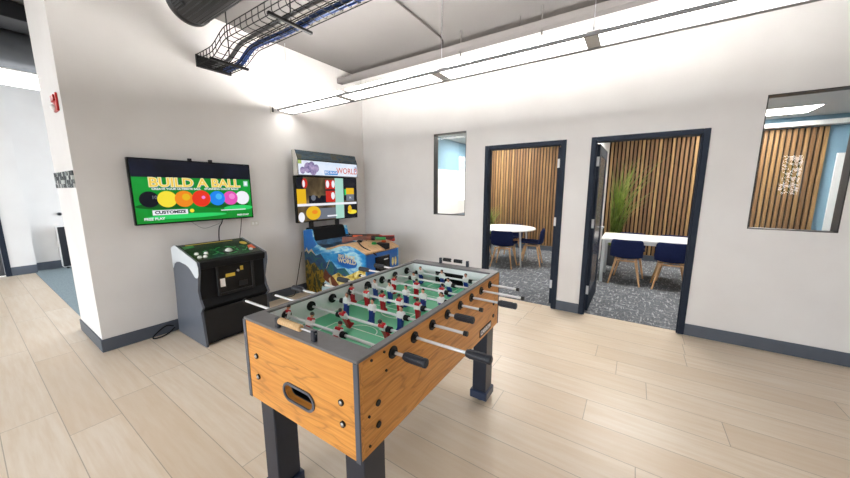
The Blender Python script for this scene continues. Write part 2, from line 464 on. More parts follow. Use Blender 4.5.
g = G(); g.box((9.2, -9.4, 0), (9.35, .12, H), 'wall'); struct(g, 'wall_unseen_end')  # out-of-view wall added so daylight enters only from the back
g = G(); BW = [(-4.6, -1.9), (-1.7, 1.0), (1.2, 3.9), (4.1, 6.7)]
g.box((-5.6, -9.4, 0), (9.2, -9.2, .25), 'wall'); g.box((-5.6, -9.4, 2.95), (9.2, -9.2, H), 'wall')
for a, b in ((-5.6, -4.6), (-1.9, -1.7), (1.0, 1.2), (3.9, 4.1), (6.7, 7.55), (8.0, 9.2)): g.box((a, -9.4, .25), (b, -9.2, 2.95), 'wall')
g.box((7.55, -9.4, .25), (8.0, -9.2, 1.4), 'wall'); g.box((7.55, -9.4, 2.5), (8.0, -9.2, 2.95), 'wall')
struct(g, 'wall_back')
for k, (a, b) in enumerate(BW):
    r_ = thing('window_%d' % (k+3), '', ''); del r_['category']; del r_['label']; r_['kind'] = 'structure'
    g = G()
    for q in ((a, a+.05, .25, 2.95), (b-.05, b, .25, 2.95), (a+.05, b-.05, .25, .3), (a+.05, b-.05, 2.9, 2.95), ((a+b)/2-.025, (a+b)/2+.025, .3, 2.9)): g.box((q[0], -9.34, q[2]), (q[1], -9.26, q[3]), 'winframe')
    g.build('window_frame', r_)
# skirting
BH = .125
g = G(); g.box((0, -3.553, 0), (.012, 0, BH), 'base', .003); g.box((-.88, -3.553, 0), (0, -3.541, BH), 'base', .003); struct(g, 'baseboard_left')
g = G()
for a, b in ((.012, D1[0]), (D1[1], D2[0]), (D2[1], 9.2)): g.box((a, -.012, 0), (b, 0, BH), 'base', .003)
struct(g, 'baseboard_right')
# door frames with the leaves standing open into the rooms
def hinge(g, x, z, s):
    g.box((x-.004 if s < 0 else x, .03, z-.055), (x if s < 0 else x+.004, .095, z+.055), 'hinge', .001)
    g.cyl((x+s*-.008, .128, z-.055), (x+s*-.008, .128, z+.055), .008, 'hinge', n=10); g.box((min(x, x-s*.008), .09, z-.05), (max(x, x-s*.008)+.001, .128, z+.05), 'hinge')
def door(name, D, hinge_right, ang):
    root = thing(name, 'charcoal door frame', 'door', (0, 0, 0)); del root['category']; del root['label']; root['kind'] = 'structure'
    g = G()
    for a, b in ((D[0], D[0]+FW), (D[1]-FW, D[1])): g.box((a, -.018, 0), (b, .135, DT), 'frame', .004)
    g.box((D[0]+FW, -.018, DT-FW), (D[1]-FW, .135, DT), 'frame', .004)
    for a, b in ((D[0]+FW, D[0]+FW+.012), (D[1]-FW-.012, D[1]-FW)): g.box((a, .0, 0), (b, .022, DT-FW), 'frame')
    g.build('door_frame', root)
    hx = D[1]-FW if hinge_right else D[0]+FW
    for z in (.28, 1.12, 1.86):
        g = G(); hinge(g, hx, z, -1 if hinge_right else 1); g.build('hinge', root)
    w = D[1]-D[0]-2*FW-.02
    g = G(); st = .11
    g.box((0, -.02, .01), (st, .02, DT-FW-.01), 'frame', .003); g.box((w-st, -.02, .01), (w, .02, DT-FW-.01), 'frame', .003)
    g.box((st, -.02, .01), (w-st, .02, .01+.22), 'frame', .003); g.box((st, -.02, DT-FW-.13), (w-st, .02, DT-FW-.01), 'frame', .003)
    leaf = g.build('door_leaf', root)
    leaf.location = (hx+(-.05 if hinge_right else .012), .152 if hinge_right else .137, 0); leaf.rotation_euler = (0, 0, R(ang))
    p = G(); p.box((st, -.012, .23), (w-st, .012, DT-FW-.13), 'doorgrey'); p.build('panel', leaf)
    for z in (.28, 1.12, 1.86):
        p = G(); p.box((-.003, -.018, z-.055), (0, .018, z+.055), 'hinge', .0008); p.build('hinge_plate', leaf)
    h_ = G()
    for s in (-1, 1):
        h_.cyl((w-.055, 0, 1.0), (w-.055, s*.06, 1.0), .011, 'steel'); h_.cyl((w-.055, s*.055, 1.0), (w-.17, s*.055, 1.0), .009, 'steel')
    h_.build('door_handle', leaf)
door('door_1', D1, True, 84)
door('door_2', D2, False, 89.3)
def window(name, W):
    root = thing(name, '', ''); del root['category']; del root['label']; root['kind'] = 'structure'
    x0, x1, z0, z1 = W; g = G(); f = .008
    for a in ((x0, x0+f, z0, z1), (x1-f, x1, z0, z1), (x0+f, x1-f, z0, z0+f), (x0+f, x1-f, z1-f, z1)):
        g.box((a[0], .001, a[2]), (a[1], .12, a[3]), 'winframe', .001)
    g.build('window_frame', root)
    p = G(); p.box((x0+f, .045, z0+f), (x1-f, .052, z1-f), 'glass'); p.build('pane', root)
window('window_1', W1); window('window_2', W2)
# mosaic band round the end of the wall
g = G(); g.box((-.88, -3.549, 1.547), (-.004, -3.541, 1.697), 'mosaic'); struct(g, 'trim_1')

g = G(); g.box((-30, -40, -.2), (30, -9.4, -.1), 'pot'); struct(g, 'ground_outside')
# meeting rooms behind the glass
RC = 2.76
g = G(); g.box((0, .12, RC), (8.2, 4.2, RC+.1), 'ceil_tile'); struct(g, 'ceiling_meeting')
g = G(); g.box((3.45, .12, 0), (3.53, 4.06, RC), 'wall'); struct(g, 'wall_partition')
g = G(); g.box((0, .12, 0), (.1, 4.06, RC), 'blue'); struct(g, 'wall_meeting_side')
g = G(); g.box((0, 4.06, 0), (8.2, 4.2, RC), 'blue'); struct(g, 'wall_meeting_back')
g = G(); g.box((8.1, .12, 0), (8.2, 4.06, RC), 'blue'); struct(g, 'wall_meeting_end')
def slats(x0, x1):
    g = G(); g.box((x0, 4.035, .13), (x1, 4.06, 2.57), 'slatback')
    p = .071; k = math.ceil(x0/p)
    while (k+.75)*p < x1:
        g.box((k*p+.012, 3.998, .13), (k*p+.057, 4.035, 2.57), 'slat', .003); k += 1
    return g
struct(slats(.1, 3.45), 'wall_slats'); struct(slats(3.53, 6.66), 'wall_slats_second')
g = G(); g.box((.1, 4.03, 0), (3.45, 4.06, .125), 'base'); g.box((3.53, 4.03, 0), (8.1, 4.06, .125), 'base'); struct(g, 'baseboard_back')
g = G(); g.box((3.53, 3.86, 2.585), (8.1, 4.06, 2.66), 'white', .004); g.box((.1, 3.86, 2.585), (3.45, 4.06, 2.66), 'white', .004); struct(g, 'trim_2')

# hall behind the wall end
g = G(); g.box((-5.4, -3.735, 0), (-5.1, -3.44, H), 'wall'); g.box((-5.6, -3.44, 0), (-5.28, 2, H), 'wall')
g.box((-5.4, -9.2, 0), (-5.1, -4.72, H), 'wall'); g.box((-5.4, -4.72, 2.2), (-5.1, -3.735, H), 'wall'); struct(g, 'wall_hall')
g = G(); g.box((-5.1, -3.735, 0), (-5.088, -3.44, BH+.03), 'base'); g.box((-5.28, -3.44, 0), (-5.268, 1.9, BH+.03), 'base'); struct(g, 'baseboard_hall')
root = thing('door_3', '', ''); del root['category']; del root['label']; root['kind'] = 'structure'
g = G(); g.box((-5.36, -3.80, 0), (-5.08, -3.735, 2.2), 'frame', .003); g.box((-5.36, -4.72, 0), (-5.08, -4.655, 2.2), 'frame', .003)
g.box((-5.36, -4.655, 2.135), (-5.08, -3.80, 2.2), 'frame', .003); g.build('door_frame', root)
g = G(); g.box((-5.24, -4.65, .01), (-5.19, -3.805, 2.13), 'doorgrey', .003); g.build('door_leaf', root)
g = G(); g.cyl((-5.19, -4.55, 1.02), (-5.13, -4.55, 1.02), .012, 'steel'); g.cyl((-5.13, -4.55, 1.02), (-5.13, -4.42, 1.02), .01, 'steel'); g.build('door_handle', root)

# ------------------------------------------------------------------ hall things
t = thing('small_fridge', 'black undercounter fridge with pale side, on grey hall carpet', 'fridge', (-5.08, -2.84, .004))
g = G(); g.box((-.18, -.28, .03), (.02, .28, .82), 'white', .006); g.build('body', t, 'pale grey side')
g = G(); g.box((.02, -.28, .05), (.06, .28, .82), 'fridge', .006); d = g.build('door', t)
g = G(); g.cyl((.06, .2, .5), (.09, .2, .5), .014, 'steel'); g.build('knob', d)
for sx in (-.15, -.02):
    for sy in (-.22, .22):
        g = G(); g.cyl((sx, sy, 0), (sx, sy, .03), .02, 'black'); g.build('foot', t)
g = G(); g.cyl((-5.28, -3.03, 1.06), (-5.25, -3.03, 1.06), .035, 'lightgrey', n=20); g.cyl((-5.25, -3.03, 1.06), (-5.245, -3.03, 1.06), .024, 'black', n=20)
tag(g.build('wall_dial'), 'small round grey dial on white hall wall above black fridge', 'wall fitting')
t = thing('hall_duct', 'large dark grey round duct crossing above the hall', 'duct', (-2.3, 0, 3.14))
g = G(); g.cyl((0, -8.5, 0), (0, 1.9, 0), .265, 'ductgrey', n=40); g.build('duct_body', t)
for y in (-5.2, -3.95, -2.7, -1.45):
    g = G(); g.lathe([(.266, -.02), (.274, -.015), (.274, .015), (.266, .02)], 'duct', 40, T=axes((0, y, 0), X, Z, NY) @ Matrix.Rotation(0, 4, 'X')); g.build('seam', t)
for y in (-4.5, -.5):
    g = G(); g.cyl((0, y, .26), (0, y, H-3.14), .006, 'steel', n=6); g.build('hanger_rod', t)
t = thing('hall_light', 'long white linear light glowing below the dark hall duct', 'ceiling light', (-1.95, 0, 2.71))
g = G(); g.box((-.05, -8, .15), (.05, 1.9, .17), 'white', .004); g.build('housing', t)
g = G(); g.box((-.045, -8, .0), (.045, 1.9, .15), 'halllamp', .01); g.build('diffuser', t)
for y in (-5, -2.2, .6):
    g = G(); g.cyl((0, y, .17), (0, y, H-2.71), .004, 'steel', n=6); g.build('suspension_wire', t)
t = thing('vent_box', 'dark steel vent box high in the hall above the grey duct', 'duct', (-1.6, -3.2, 3.0))
g = G(); g.box((-.12, -1.6, .24), (.3, 2, .40), 'blackm', .005); g.build('duct_body', t)
g = G(); g.box((.3, -.12, .29), (.34, .06, .38), 'lightgrey', .004); g.build('damper', t)

# red alarm on the end of the wall
t = thing('fire_alarm', 'red fire alarm strobe high on the end of the white wall', 'fire alarm', (-.19, -3.541, 2.28))
g = G(); g.box((-.075, -.016, -.075), (.075, 0, .075), 'red', .005, 2); g.build('body', t)
g = G(); g.box((-.055, -.028, .005), (.055, -.016, .06), 'red', .004); g.build('horn', t)
g = G(); g.sphere((-.03, -.02, -.038), .032, 'white', sc=(1.1, .7, .8)); g.build('strobe_lens', t, 'clear white strobe lens')

# ------------------------------------------------------------------ televisions and wall fittings
TV = (-3.203, -2.062, 1.182, 1.836)   # y0 y1 z0 z1
t = thing('television', 'wall television showing a row of coloured balls on green', 'television', (0, (TV[0]+TV[1])/2, TV[2]))
w, h = TV[1]-TV[0], TV[3]-TV[2]
g = G(); g.box((.03, -w/2, 0), (.075, w/2, h), 'gloss', .006, 2); g.build('body', t)
g = G(); g.box((.003, -.25, .12), (.03, .25, .5), 'blackm'); g.build('wall_bracket', t)
for yy in (-.045, .155):
    g = G(); g.box((.02, yy-.018, h-.02), (.045, yy+.018, h+.028), 'black', .003); g.build('bracket_hook', t)
g = G(); b = .014; T = axes((.0752, -w/2+b, b), Y, Z, X); sw, sh = w-2*b, h-2*b
def rect(u0, u1, v0, v1, m, w_=0):   # v measured from the top
    g.prism([(u0*sw, (1-v1)*sh), (u1*sw, (1-v1)*sh), (u1*sw, (1-v0)*sh), (u0*sw, (1-v0)*sh)], w_, w_+.0004, m, T)
rect(0, 1, 0, 1, 's_green'); rect(0, 1, 0, .27, 's_navy', .0004)
for u0, u1, v0, v1 in ((0, .42, .68, .78), (.5, .97, .70, .80)): g.disc(((u0+u1)/2*sw, (1-(v0+v1)/2)*sh), (u1-u0)/2*sw, 's_dgreen', .0004, T=T, ry=(v1-v0)/2*sh)
g.disc((.86*sw, .19*sh), .15*sw, 's_green2', .0005, T=T, ry=.05*sh); g.disc((.40*sw, .09*sh), .33*sw, 's_green2', .0005, T=T, ry=.04*sh)
T2 = T
def ttext(s, u, v, size, m, w_, sx=1, bold=0, align='CENTER'): g.text(s, (u*sw, (1-v)*sh), size, m, T2, w_, .0004, align, sx, bold)
ttext('BUILD A BALL', .505, .368, .125, 's_shadow', .0008, 1.12, .006)
ttext('BUILD A BALL', .50, .355, .125, 's_outline', .0012, 1.12, .0075)
ttext('BUILD A BALL', .50, .355, .125, 's_title', .0016, 1.12, .0015)
ttext('CREATE YOUR ULTIMATE BALL    STUNNING COLOR BALLS', .5, .455, .0265, 's_white', .0008, 1.16, .0008)
bx = [.105, .235, .368, .51, .655, .783, .905]; br = [.128, .133, .137, .143, .13, .128, .128]
bc = ['s_black', 's_yellow', 's_orange', 's_red', 's_blue', 's_pink', 's_white']; hc = [None, None, 's_gold', None, 's_cyan', 's_lpink', None]
order = [0, 1, 2, 6, 5, 4, 3]
for k, i in enumerate(order):
    r = br[i]*sh
    g.disc((bx[i]*sw, (1-.62)*sh), r, bc[i], .001+.0008*k, T=T)
    if hc[i]: g.disc(((bx[i]+.015)*sw, (1-.59)*sh), r*.42, hc[i], .0014+.0008*k, T=T)
g.disc((.528*sw, (1-.60)*sh), .018, 's_lpink', .008, T=T); ttext('10', .14, .59, .045, 's_grey', .008, 1, .001)
rect(.115, .385, .795, .875, 's_white', .0008); ttext('CUSTOMIZE', .25, .835, .042, 's_black', .0012, 1.15, .002)
g.disc((.42*sw, (1-.825)*sh), .02, 's_yellow', .001, T=T)
ttext('FREE PLAY', .05, .935, .036, 's_white', .001, 1.0, .001, 'LEFT'); ttext('PRESS START', .96, .95, .024, 's_white', .001, 1, .0008, 'RIGHT')
rect(.68, .93, .835, .85, 's_white', .001); rect(.93, .975, .30, .40, 's_mint', .0008); rect(.94, .965, .32, .38, 's_white', .0012)
g.build('screen', t)

t = thing('outlet_plate', 'pale wall plate beside the lower right corner of the television', 'wall outlet', (0, -2.02, 1.10))
g = G(); g.box((0, -.05, -.032), (.008, .05, .032), 'plate', .002); g.build('plate', t)
for yy in (-.022, .022):
    g = G(); g.box((.008, yy-.013, -.016), (.010, yy+.013, .016), 'white', .001); g.build('socket', t)
def cable(name, pts, r, m, label, cat='cable', group=None, n=6, sub=8):
    g = G(); g.tube(curvepts(pts, sub), r, m, n); return tag(g.build(name), label, cat, group)
cable('power_cord', [(.06, -2.42, 1.19), (.05, -2.43, 1.14), (.045, -2.46, 1.08), (.05, -2.475, .9), (.06, -2.46, .62)], .006, 'wire', 'thick black cord hanging from the ball game television, nearer the middle')
cable('power_cord', [(.05, -2.2, 1.18), (.04, -2.215, 1.05), (.04, -2.24, .9), (.05, -2.25, .6)], .004, 'wire', 'thin dark cord dropping from right part of the ball game television')
cable('power_cord', [(.04, -2.75, 1.2), (.03, -2.62, 1.10), (.03, -2.5, 1.12), (.03, -2.42, 1.15)], .002, 'cable_grey', 'loose thin grey wire sagging under the ball game television')
cable('power_cord', [(.03, -2.99, .05), (.05, -3.05, .015), (.09, -3.14, .01), (.06, -3.19, .012), (.03, -3.14, .05), (.025, -3.06, .09), (.03, -3.0, .07)], .007, 'wire', 'coiled black cord lying by the skirting beside the golf cabinet')
for (y, z, lab) in ((-1.665, 2.57, 'tiny black sensor on white wall near the pendant end'),):
    t = thing('wall_sensor', lab, 'sensor', (0, y, z)); g = G(); g.box((0, -.03, -.05), (.012, .03, .05), 'plate', .003); g.build('plate', t)
    g = G(); g.box((.012, -.01, -.03), (.025, .01, .03), 'black', .003); g.build('lens', t)

# ------------------------------------------------------------------ golf cabinet
t = thing('golf_arcade_cabinet', 'black arcade pedestal with grey sides and green trackball deck under television', 'arcade machine', (.015, -2.627, 0))
hw = .325
side = [(.03, 0), (.085, .525), (.11, .93), (.21, .967), (.71, .85), (.712, .76), (.648, .57), (.668, .475), (.716, .404), (.665, .351), (.705, 0)]
lobe = [(.105, .76), (.11, .935), (.21, .972)] + [(.70, .857)] + arc(.698, .80, .022, 60, 0, 4) + [(.715, .76)] + arc(.655, .755, .06, -10, -130, 8) + [(.56, .755), (.50, .785), (.44, .80), (.30, .812), (.21, .80), (.15, .77), (.11, .72)]
for s in (-1, 1):
    T = axes((0, s*hw, 0), X, Z, NY)
    g = G(); g.prism(side, -.01, .01, 'cabside', T); p = g.build('side_panel', t, 'grey side panel')
    g = G(); g.prism(lobe, *((-.013, -.0101) if s > 0 else (.0101, .014)), 'wing', T); g.build('trim_wing', p, 'white curved wing')
g = G(); inner = [(.05, .02), (.095, .52), (.12, .92), (.20, .95), (.69, .833), (.692, .82), (.668, .80), (.655, .475), (.695, .404), (.645, .351), (.685, 0.02)]
g.prism(inner, -hw+.01, hw-.01, 'blackm', axes((0, 0, 0), X, Z, NY)); g.build('body', t)
n = Vector((.117, 0, .5)).normalized(); du = Vector((.5, 0, -.117)).normalized()
TD = axes((.205, 0, .952), tuple(Y), tuple(-du), tuple(n))   # u along y, v up the slope towards the wall, w normal
g = G(); g.box((-hw+.012, -.513, 0), (hw-.012, 0, .014), 'deck', .004, T=TD)
g.box((-hw+.011, -.522, -.06), (hw-.011, -.45, .0146), 'blackm', .006, T=TD); g.box((-.26, -.05, .0142), (.2, -.03, .0147), 'yellowp', T=TD); g.prism([(-.3, -.14), (-.2, -.11), (-.2, -.06), (-.3, -.07)], .0142, .0148, 'greenp', TD)
g.disc((.26, -.16), .035, 'yellowp', .0142, T=TD, ry=.05); g.prism([(.22, -.36), (.30, -.36), (.31, -.24), (.26, -.25)], .0142, .0148, 'orangep', TD)
for cx_, rr_ in ((-.13, .07), (.16, .07), (.02, .11)):
    for k in range(14):
        if k % 3: g.prism([(cx_+r_*math.cos(R(q)), -.30+r_*math.sin(R(q))) for r_, q in ((rr_, k*26), (rr_, k*26+24), (rr_*.86, k*26+24), (rr_*.86, k*26))], .0142, .0148, 'greenp', TD)
g.build('control_panel', t, 'green printed deck')
def slope_v(x): return -(x-.20)/du.x
for x, y in ((.494, -2.894), (.506, -2.816), (.586, -2.855), (.58, -2.901), (.563, -2.399)):
    g = G(); g.lathe([(.020, .014), (.020, .018), (.016, .022), (.016, .028), (.010, .030)], 'btn', 20, T=TD @ Matrix.Translation((y+2.635, slope_v(x), 0))); g.build('button', t, 'white push button')
g = G(); g.lathe([(.05, .014), (.05, .018), (.042, .02)], 'black', 28, T=TD @ Matrix.Translation((.025, slope_v(.526), 0))); b_ = g.build('trackball_ring', t)
g = G(); g.sphere((0, 0, .012), .036, 'btn', TD @ Matrix.Translation((.025, slope_v(.526), 0)), 20); g.build('trackball', b_, 'white trackball')
# front door with coin hardware: the front slopes between z .78 and .48
TF = axes((.662, 0, .645), Y, tuple(Vector((.0, 0, 1))), X)
g = G()
for (u0, u1, v0, v1) in ((-.175, -.15, -.17, .17), (.165, .19, -.17, .17), (-.15, .165, .145, .17), (-.15, .165, -.17, -.145)): g.box((u0, v0, -.02), (u1, v1, .028), 'black', .004, T=TF)
fr = g.build('coin_door_frame', t)
g = G(); g.box((-.15, -.145, -.02), (.165, .145, .016), 'gloss', .003, T=TF)
g.box((-.145, -.085, .016), (-.10, .0, .0175), 'white', T=TF); g.box((-.09, .005, .016), (.0, .04, .0175), 'yellowp', T=TF); g.box((.055, .05, .016), (.085, .095, .0175), 'yellowp', T=TF)
dr = g.build('coin_door', t)
g = G(); g.cyl((.675, .03, .70), (.69, .03, .70), .012, 'steel', n=14); g.build('lock', dr)
g = G(); g.box((.03, -.115, .016), (.12, -.06, .02), 'black', .003, T=TF); g.build('coin_slot', dr)
g = G(); g.box((.665, -hw+.012, .02), (.683, hw-.012, .36), 'black', .003); g.build('kick_panel', t)

# ------------------------------------------------------------------ hunting cabinet
t = thing('hunting_arcade_cabinet', 'hunting arcade machine with blue landscape art and two shotguns in the corner', 'arcade machine', (0, -1.05, 0))
hw = .33
prof = [(.10, 0), (.10, .945), (.13, .955), (.27, .972), (.298, .965), (.31, .92), (.328, .83), (.39, .765), (.489, .730), (.62, .724), (.75, .757), (.871, .797), (.98, .813), (1.077, .816), (1.185, .794), (1.336, .731), (1.336, 0.02), (1.30, 0)]
def below(poly, pts): return pts
for s in (-1, 1):
    T = axes((0, s*hw, 0), X, Z, NY)
    if s > 0: T = axes((0, s*hw, 0), NX, Z, Y) @ Matrix.Scale(-1, 4, (1, 0, 0))
    g = G(); g.prism(prof, -.02, 0, 'sky', T)
    L_ = lambda poly, m, w_: g.prism(poly, w_, w_+.0006, m, T)
    L_([(.103, .58), (.103, .943), (.27, .968), (.294, .96), (.306, .92), (.324, .83), (.39, .757), (.30, .70), (.2, .66)], 'skytop', 0)
    L_([(.103, .05), (.103, .62), (.16, .70), (.2, .64), (.27, .69), (.36, .60), (.47, .64), (.58, .53), (.70, .56), (.80, .47), (.95, .50), (1.05, .42), (1.2, .42), (1.333, .36), (1.333, .05)], 'mount', .0006)
    L_([(.103, .62), (.16, .70), (.2, .64), (.27, .69), (.36, .60), (.33, .62), (.26, .655), (.2, .61), (.15, .65)], 'cream', .0012)
    L_([(.70, .03), (.70, .36), (.82, .42), (.95, .38), (1.08, .44), (1.2, .50), (1.333, .52), (1.333, .03)], 'meadow', .0012)
    L_([(.103, .03), (.103, .50), (.18, .52), (.24, .46), (.33, .50), (.42, .40), (.50, .42), (.56, .28), (.60, .15), (.60, .03)], 'bush', .0018)
    L_([(.46, .03), (.46, .16), (.58, .30), (.70, .22), (.82, .10), (.82, .03)], 'lake', .0024)
    L_([(.50, .30), (.55, .44), (.60, .40), (.63, .37), (.72, .34), (.83, .24), (.93, .18), (1.05, .12), (1.05, .05), (.88, .06), (.76, .17), (.66, .24), (.58, .25)], 'brown', .0030)
    L_([(.575, .44), (.59, .45), (.66, .57), (.65, .575)], 'cream', .0036)
    L_([(.62, .30), (.655, .33), (.68, .22), (.65, .21)], 'cream', .0036)
    for (u, v, r) in ((1.06, .30, .05), (1.16, .34, .04), (1.12, .24, .05), (1.22, .25, .045)): g.disc((u, v), r, 'brown', .0030, T=T)
    g.disc((1.0, .58), .19, 'artblue', .0030, T=T, ry=.072)
    g.text('BIG BUCK', (1.0, .655), .062, 'cream', T, .0036, .0006, sx=1.15, bold=.002); g.text('WORLD', (1.0, .595), .08, 'cream', T, .0036, .0006, sx=1.15, bold=.003)
    g.build('side_panel', t, 'landscape printed side panel' if s < 0 else None)
g = G(); inner = [(.11, .02), (.11, .90), (.20, .90), (.24, .86), (.312, .79), (.40, .735), (.489, .71), (.62, .70), (.75, .735), (.871, .78), (1.077, .80), (1.185, .777), (1.325, .715), (1.325, .02)]
g.prism(inner, -hw+.02, hw-.02, 'blackm', axes((0, 0, 0), X, Z, NY)); g.build('body', t)
def strip(pts, m, th, y0, y1):
    n_ = len(pts); return [(p[0], p[1]) for p in pts] + [(p[0], p[1]+th) for p in pts[::-1]], m, y0, y1
g = G(); pl = [(.312, .79), (.40, .735), (.489, .71), (.62, .70), (.75, .735), (.80, .755)]
g.prism(pl + [(a, b+.01) for a, b in pl[::-1]], -hw+.021, hw-.021, 'artdark', axes((0, 0, 0), X, Z, NY)); g.build('deck', t, 'blue printed deck')
g = G(); pl = [(.60, .712), (.68, .722), (.75, .745), (.871, .785), (.98, .803), (1.077, .806), (1.185, .784), (1.345, .722)]
g.prism(pl + [(a, b+.022) for a, b in pl[::-1]], -hw-.004, hw+.004, 'tan', axes((0, 0, 0), X, Z, NY)); g.build('control_panel', t, 'tan wood printed panel')
# speaker back panel
g = G(); g.prism([(.13, .88), (.13, .965), (.15, .985), (.22, .985), (.25, .965), (.31, .76), (.20, .76)][::-1], -hw+.022, hw-.022, 'blackm', axes((0, 0, 0), X, Z, NY)); g.build('speaker_panel', t)
# front panel
TFp = axes((1.337, 0, 0), Y, Z, X)
g = G(); g.box((-hw+.02, .02, -.01), (hw-.02, .71, .002), 'artblue', T=TFp)
g.prism([(-hw+.02, .12), (-hw+.02, .35), (-.2, .45), (-.05, .38), (.1, .47), (.3, .36), (.3, .12)], .002, .0026, 'mount', TFp); g.prism([(-hw+.02, .02), (-hw+.02, .2), (0, .27), (.3, .2), (.3, .02)], .0026, .0032, 'bush', TFp)
for u in (.2, .26): g.disc((u, .54), .022, 'meadow', .0032, T=TFp, ry=.06)
g.build('front_panel', t)
g = G(); g.box((-.16, .3, .002), (.12, .66, .02), 'gloss', .004, T=TFp); g.box((.0, .6, .02), (.08, .615, .0215), 'white', T=TFp); cd = g.build('coin_door', t)
for u in (-.07, .05):
    g = G(); g.box((u-.03, .42, .02), (u+.03, .52, .03), 'black', .004, T=TFp); g.build('coin_slot', cd)
# screen on two posts with lit header
for yy in (-.245, .235):
    g = G(); g.box((.16, yy-.03, .86), (.20, yy+.03, 1.2), 'black', .004); g.build('screen_post', t)
sy0, sy1, sz0, sz1 = -1.533+1.05, -.388+1.05, 1.068, 1.722
g = G(); g.box((.155, sy0, sz0), (.205, sy1, sz1), 'gloss', .006, 2); mon = g.build('monitor', t)
sw, sh = sy1-sy0-.03, sz1-sz0-.03; T = axes((.2052, sy0+.015, sz0+.015), Y, Z, X); g = G()
rect(0, 1, 0, 1, 's_brown'); rect(0, .1, .0, .66, 's_black', .0004)
rect(.60, .75, 0, 1, 's_mint', .0008); rect(.75, 1, .0, .55, 's_black', .0006); rect(.0, 1, .60, .655, 's_white', .0010); rect(.76, 1, .66, 1, 's_black', .0006); rect(0, .6, .66, 1, 's_brown', .0006); rect(.28, .6, .72, .98, 's_grey', .0008)
def sdisc(u, v, r, m, w_, ry=None): g.disc((u*sw, (1-v)*sh), r, m, w_, T=T, ry=ry)
rect(.0, .13, .27, .60, 's_gold', .0012); sdisc(.12, .14, .045, 's_crim', .0012, .07); sdisc(.105, .15, .02, 's_white', .0016, .05)
rect(.17, .46, .42, .60, 's_black', .0010); sdisc(.24, .47, .04, 's_grey', .0014); sdisc(.33, .40, .03, 's_brown', .0018, .05); sdisc(.38, .47, .035, 's_navy', .0014)
rect(.44, .60, .05, .58, 's_crim', .0012)
for (u, v) in ((.475, .15), (.57, .15), (.56, .43)): sdisc(u, v, .03 if v < .3 else .035, 's_white', .0016, .055)
rect(.44, .60, .27, .31, 's_black', .0016)
sdisc(.23, .82, .125, 's_gold', .0012, .10); sdisc(.25, .80, .05, 's_orange', .0016, .03); sdisc(.05, .9, .05, 's_white', .0012, .07)
rect(.77, .80, .27, .42, 's_green2', .0012); rect(.80, .95, .24, .42, 's_gold', .0012); rect(.80, .95, .40, .57, 's_grey', .0014); g.text('N', (.875*sw, (1-.49)*sh), .05, 's_white', T, .002, .0004)
sdisc(.91, .86, .10, 's_yellow', .0012, .035); sdisc(.86, .78, .04, 's_gold', .0012, .06); rect(.45, .62, .9, .935, 's_white', .0014)
rect(.1, .3, .0, .62, 's_brown', .0003)
g.build('screen', mon)
# marquee
hy0, hy1 = sy0+.03, sy1-.01
g = G(); g.prism([(.13, 1.73), (.24, 1.73), (.24, 1.945), (.19, 2.07), (.13, 2.07)], -hy1, -hy0, 'black', axes((0, 0, 0), X, Z, NY)); hd = g.build('marquee', t)
g = G(); g.prism([(.15, 1.728), (.243, 1.728), (.243, 1.945), (.192, 2.073), (.15, 2.073)], -hy0, -hy0+.008, 'plate', axes((0, 0, 0), X, Z, NY)); g.build('end_cap', hd, 'pale end cap')
T = axes((.2402, hy0+.01, 1.737), Y, Z, X); sw, sh = hy1-hy0-.02, .195; g = G()
rect(0, 1, 0, 1, 'm_sky'); rect(0, .05, .0, .25, 'm_green', .0004)
for (u, v, r) in ((.06, .7, .04), (.14, .5, .06), (.2, .35, .05), (.22, .65, .06), (.27, .5, .045), (.97, .4, .03)): sdisc(u, v, r, 'm_purple', .0004, r*1.2)
rect(.40, .63, .62, .93, 'm_blue', .0008); g.text('BIG BUCK', (.515*sw, .235*sh), .048, 's_white', T, .0012, .0004, sx=1.1, bold=.001)
g.text('WORLD', (.81*sw, .40*sh), .125, 's_white', T, .0008, .0004, sx=.95, bold=.008); g.text('WORLD', (.81*sw, .40*sh), .125, 'm_red', T, .0012, .0004, sx=.95, bold=.001)
g.build('lit_sign', hd)
g = G(); Ts = axes((.2402, hy0+.01, 1.948), Y, tuple(Vector((-.05, 0, .125)).normalized()), tuple(Vector((.125, 0, .05)).normalized()))
g.box((0, 0, 0), (hy1-hy0-.02, .128, .002), 'forest', T=Ts); g.build('top_art', hd)
# guns
def gun(name, p, yaw, fore, stock, label):
    q = thing(name, label, 'toy gun', p, yaw)   # barrel along local -x
    g = G(); g.tube([(-.42, 0, .02), (-.1, 0, .02), (.03, 0, .02)], .011, 'black', 10); g.tube([(-.40, 0, -.004), (-.08, 0, -.004)], .009, 'black', 8); g.build('barrel', q)
    g = G(); g.cyl((-.30, 0, 0), (-.16, 0, 0), .022, fore, n=14); g.build('forend', q, 'coloured pump grip')
    g = G(); g.box((-.1, -.017, -.022), (.09, .017, .034), 'gunwood', .008, 2); g.tube(arc3, .004, 'black', 6); g.build('receiver', q)
    g = G(); g.prism([(.08, -.02), (.08, .03), (.13, .015), (.30, .02), (.31, -.06), (.28, -.065), (.15, -.03)], -.016, .016, stock, axes((0, 0, 0), X, Z, NY)); g.build('stock', q)
    return q
arc3 = [(.0+.03*math.cos(R(a)), 0, -.022+.03*math.sin(R(a))) for a in range(180, 361, 20)]
gun('toy_shotgun', (1.0, -1.05, .862), R(212), 'greenp', 'gunwood', 'toy shotgun with green pump grip resting on the hunting machine')
gun('toy_shotgun', (1.0, -.86, .866), R(30), 'orangep', 'gunred', 'toy shotgun with red stock on the far side of the hunting machine')
for s, k in ((-1, 0), (1, 1)):
    g = G(); g.box((1.0+.02*k, s*.12-.02, .80), (1.06+.02*k, s*.12+.02, .853), 'blackm', .004); g.build('gun_rest', t)
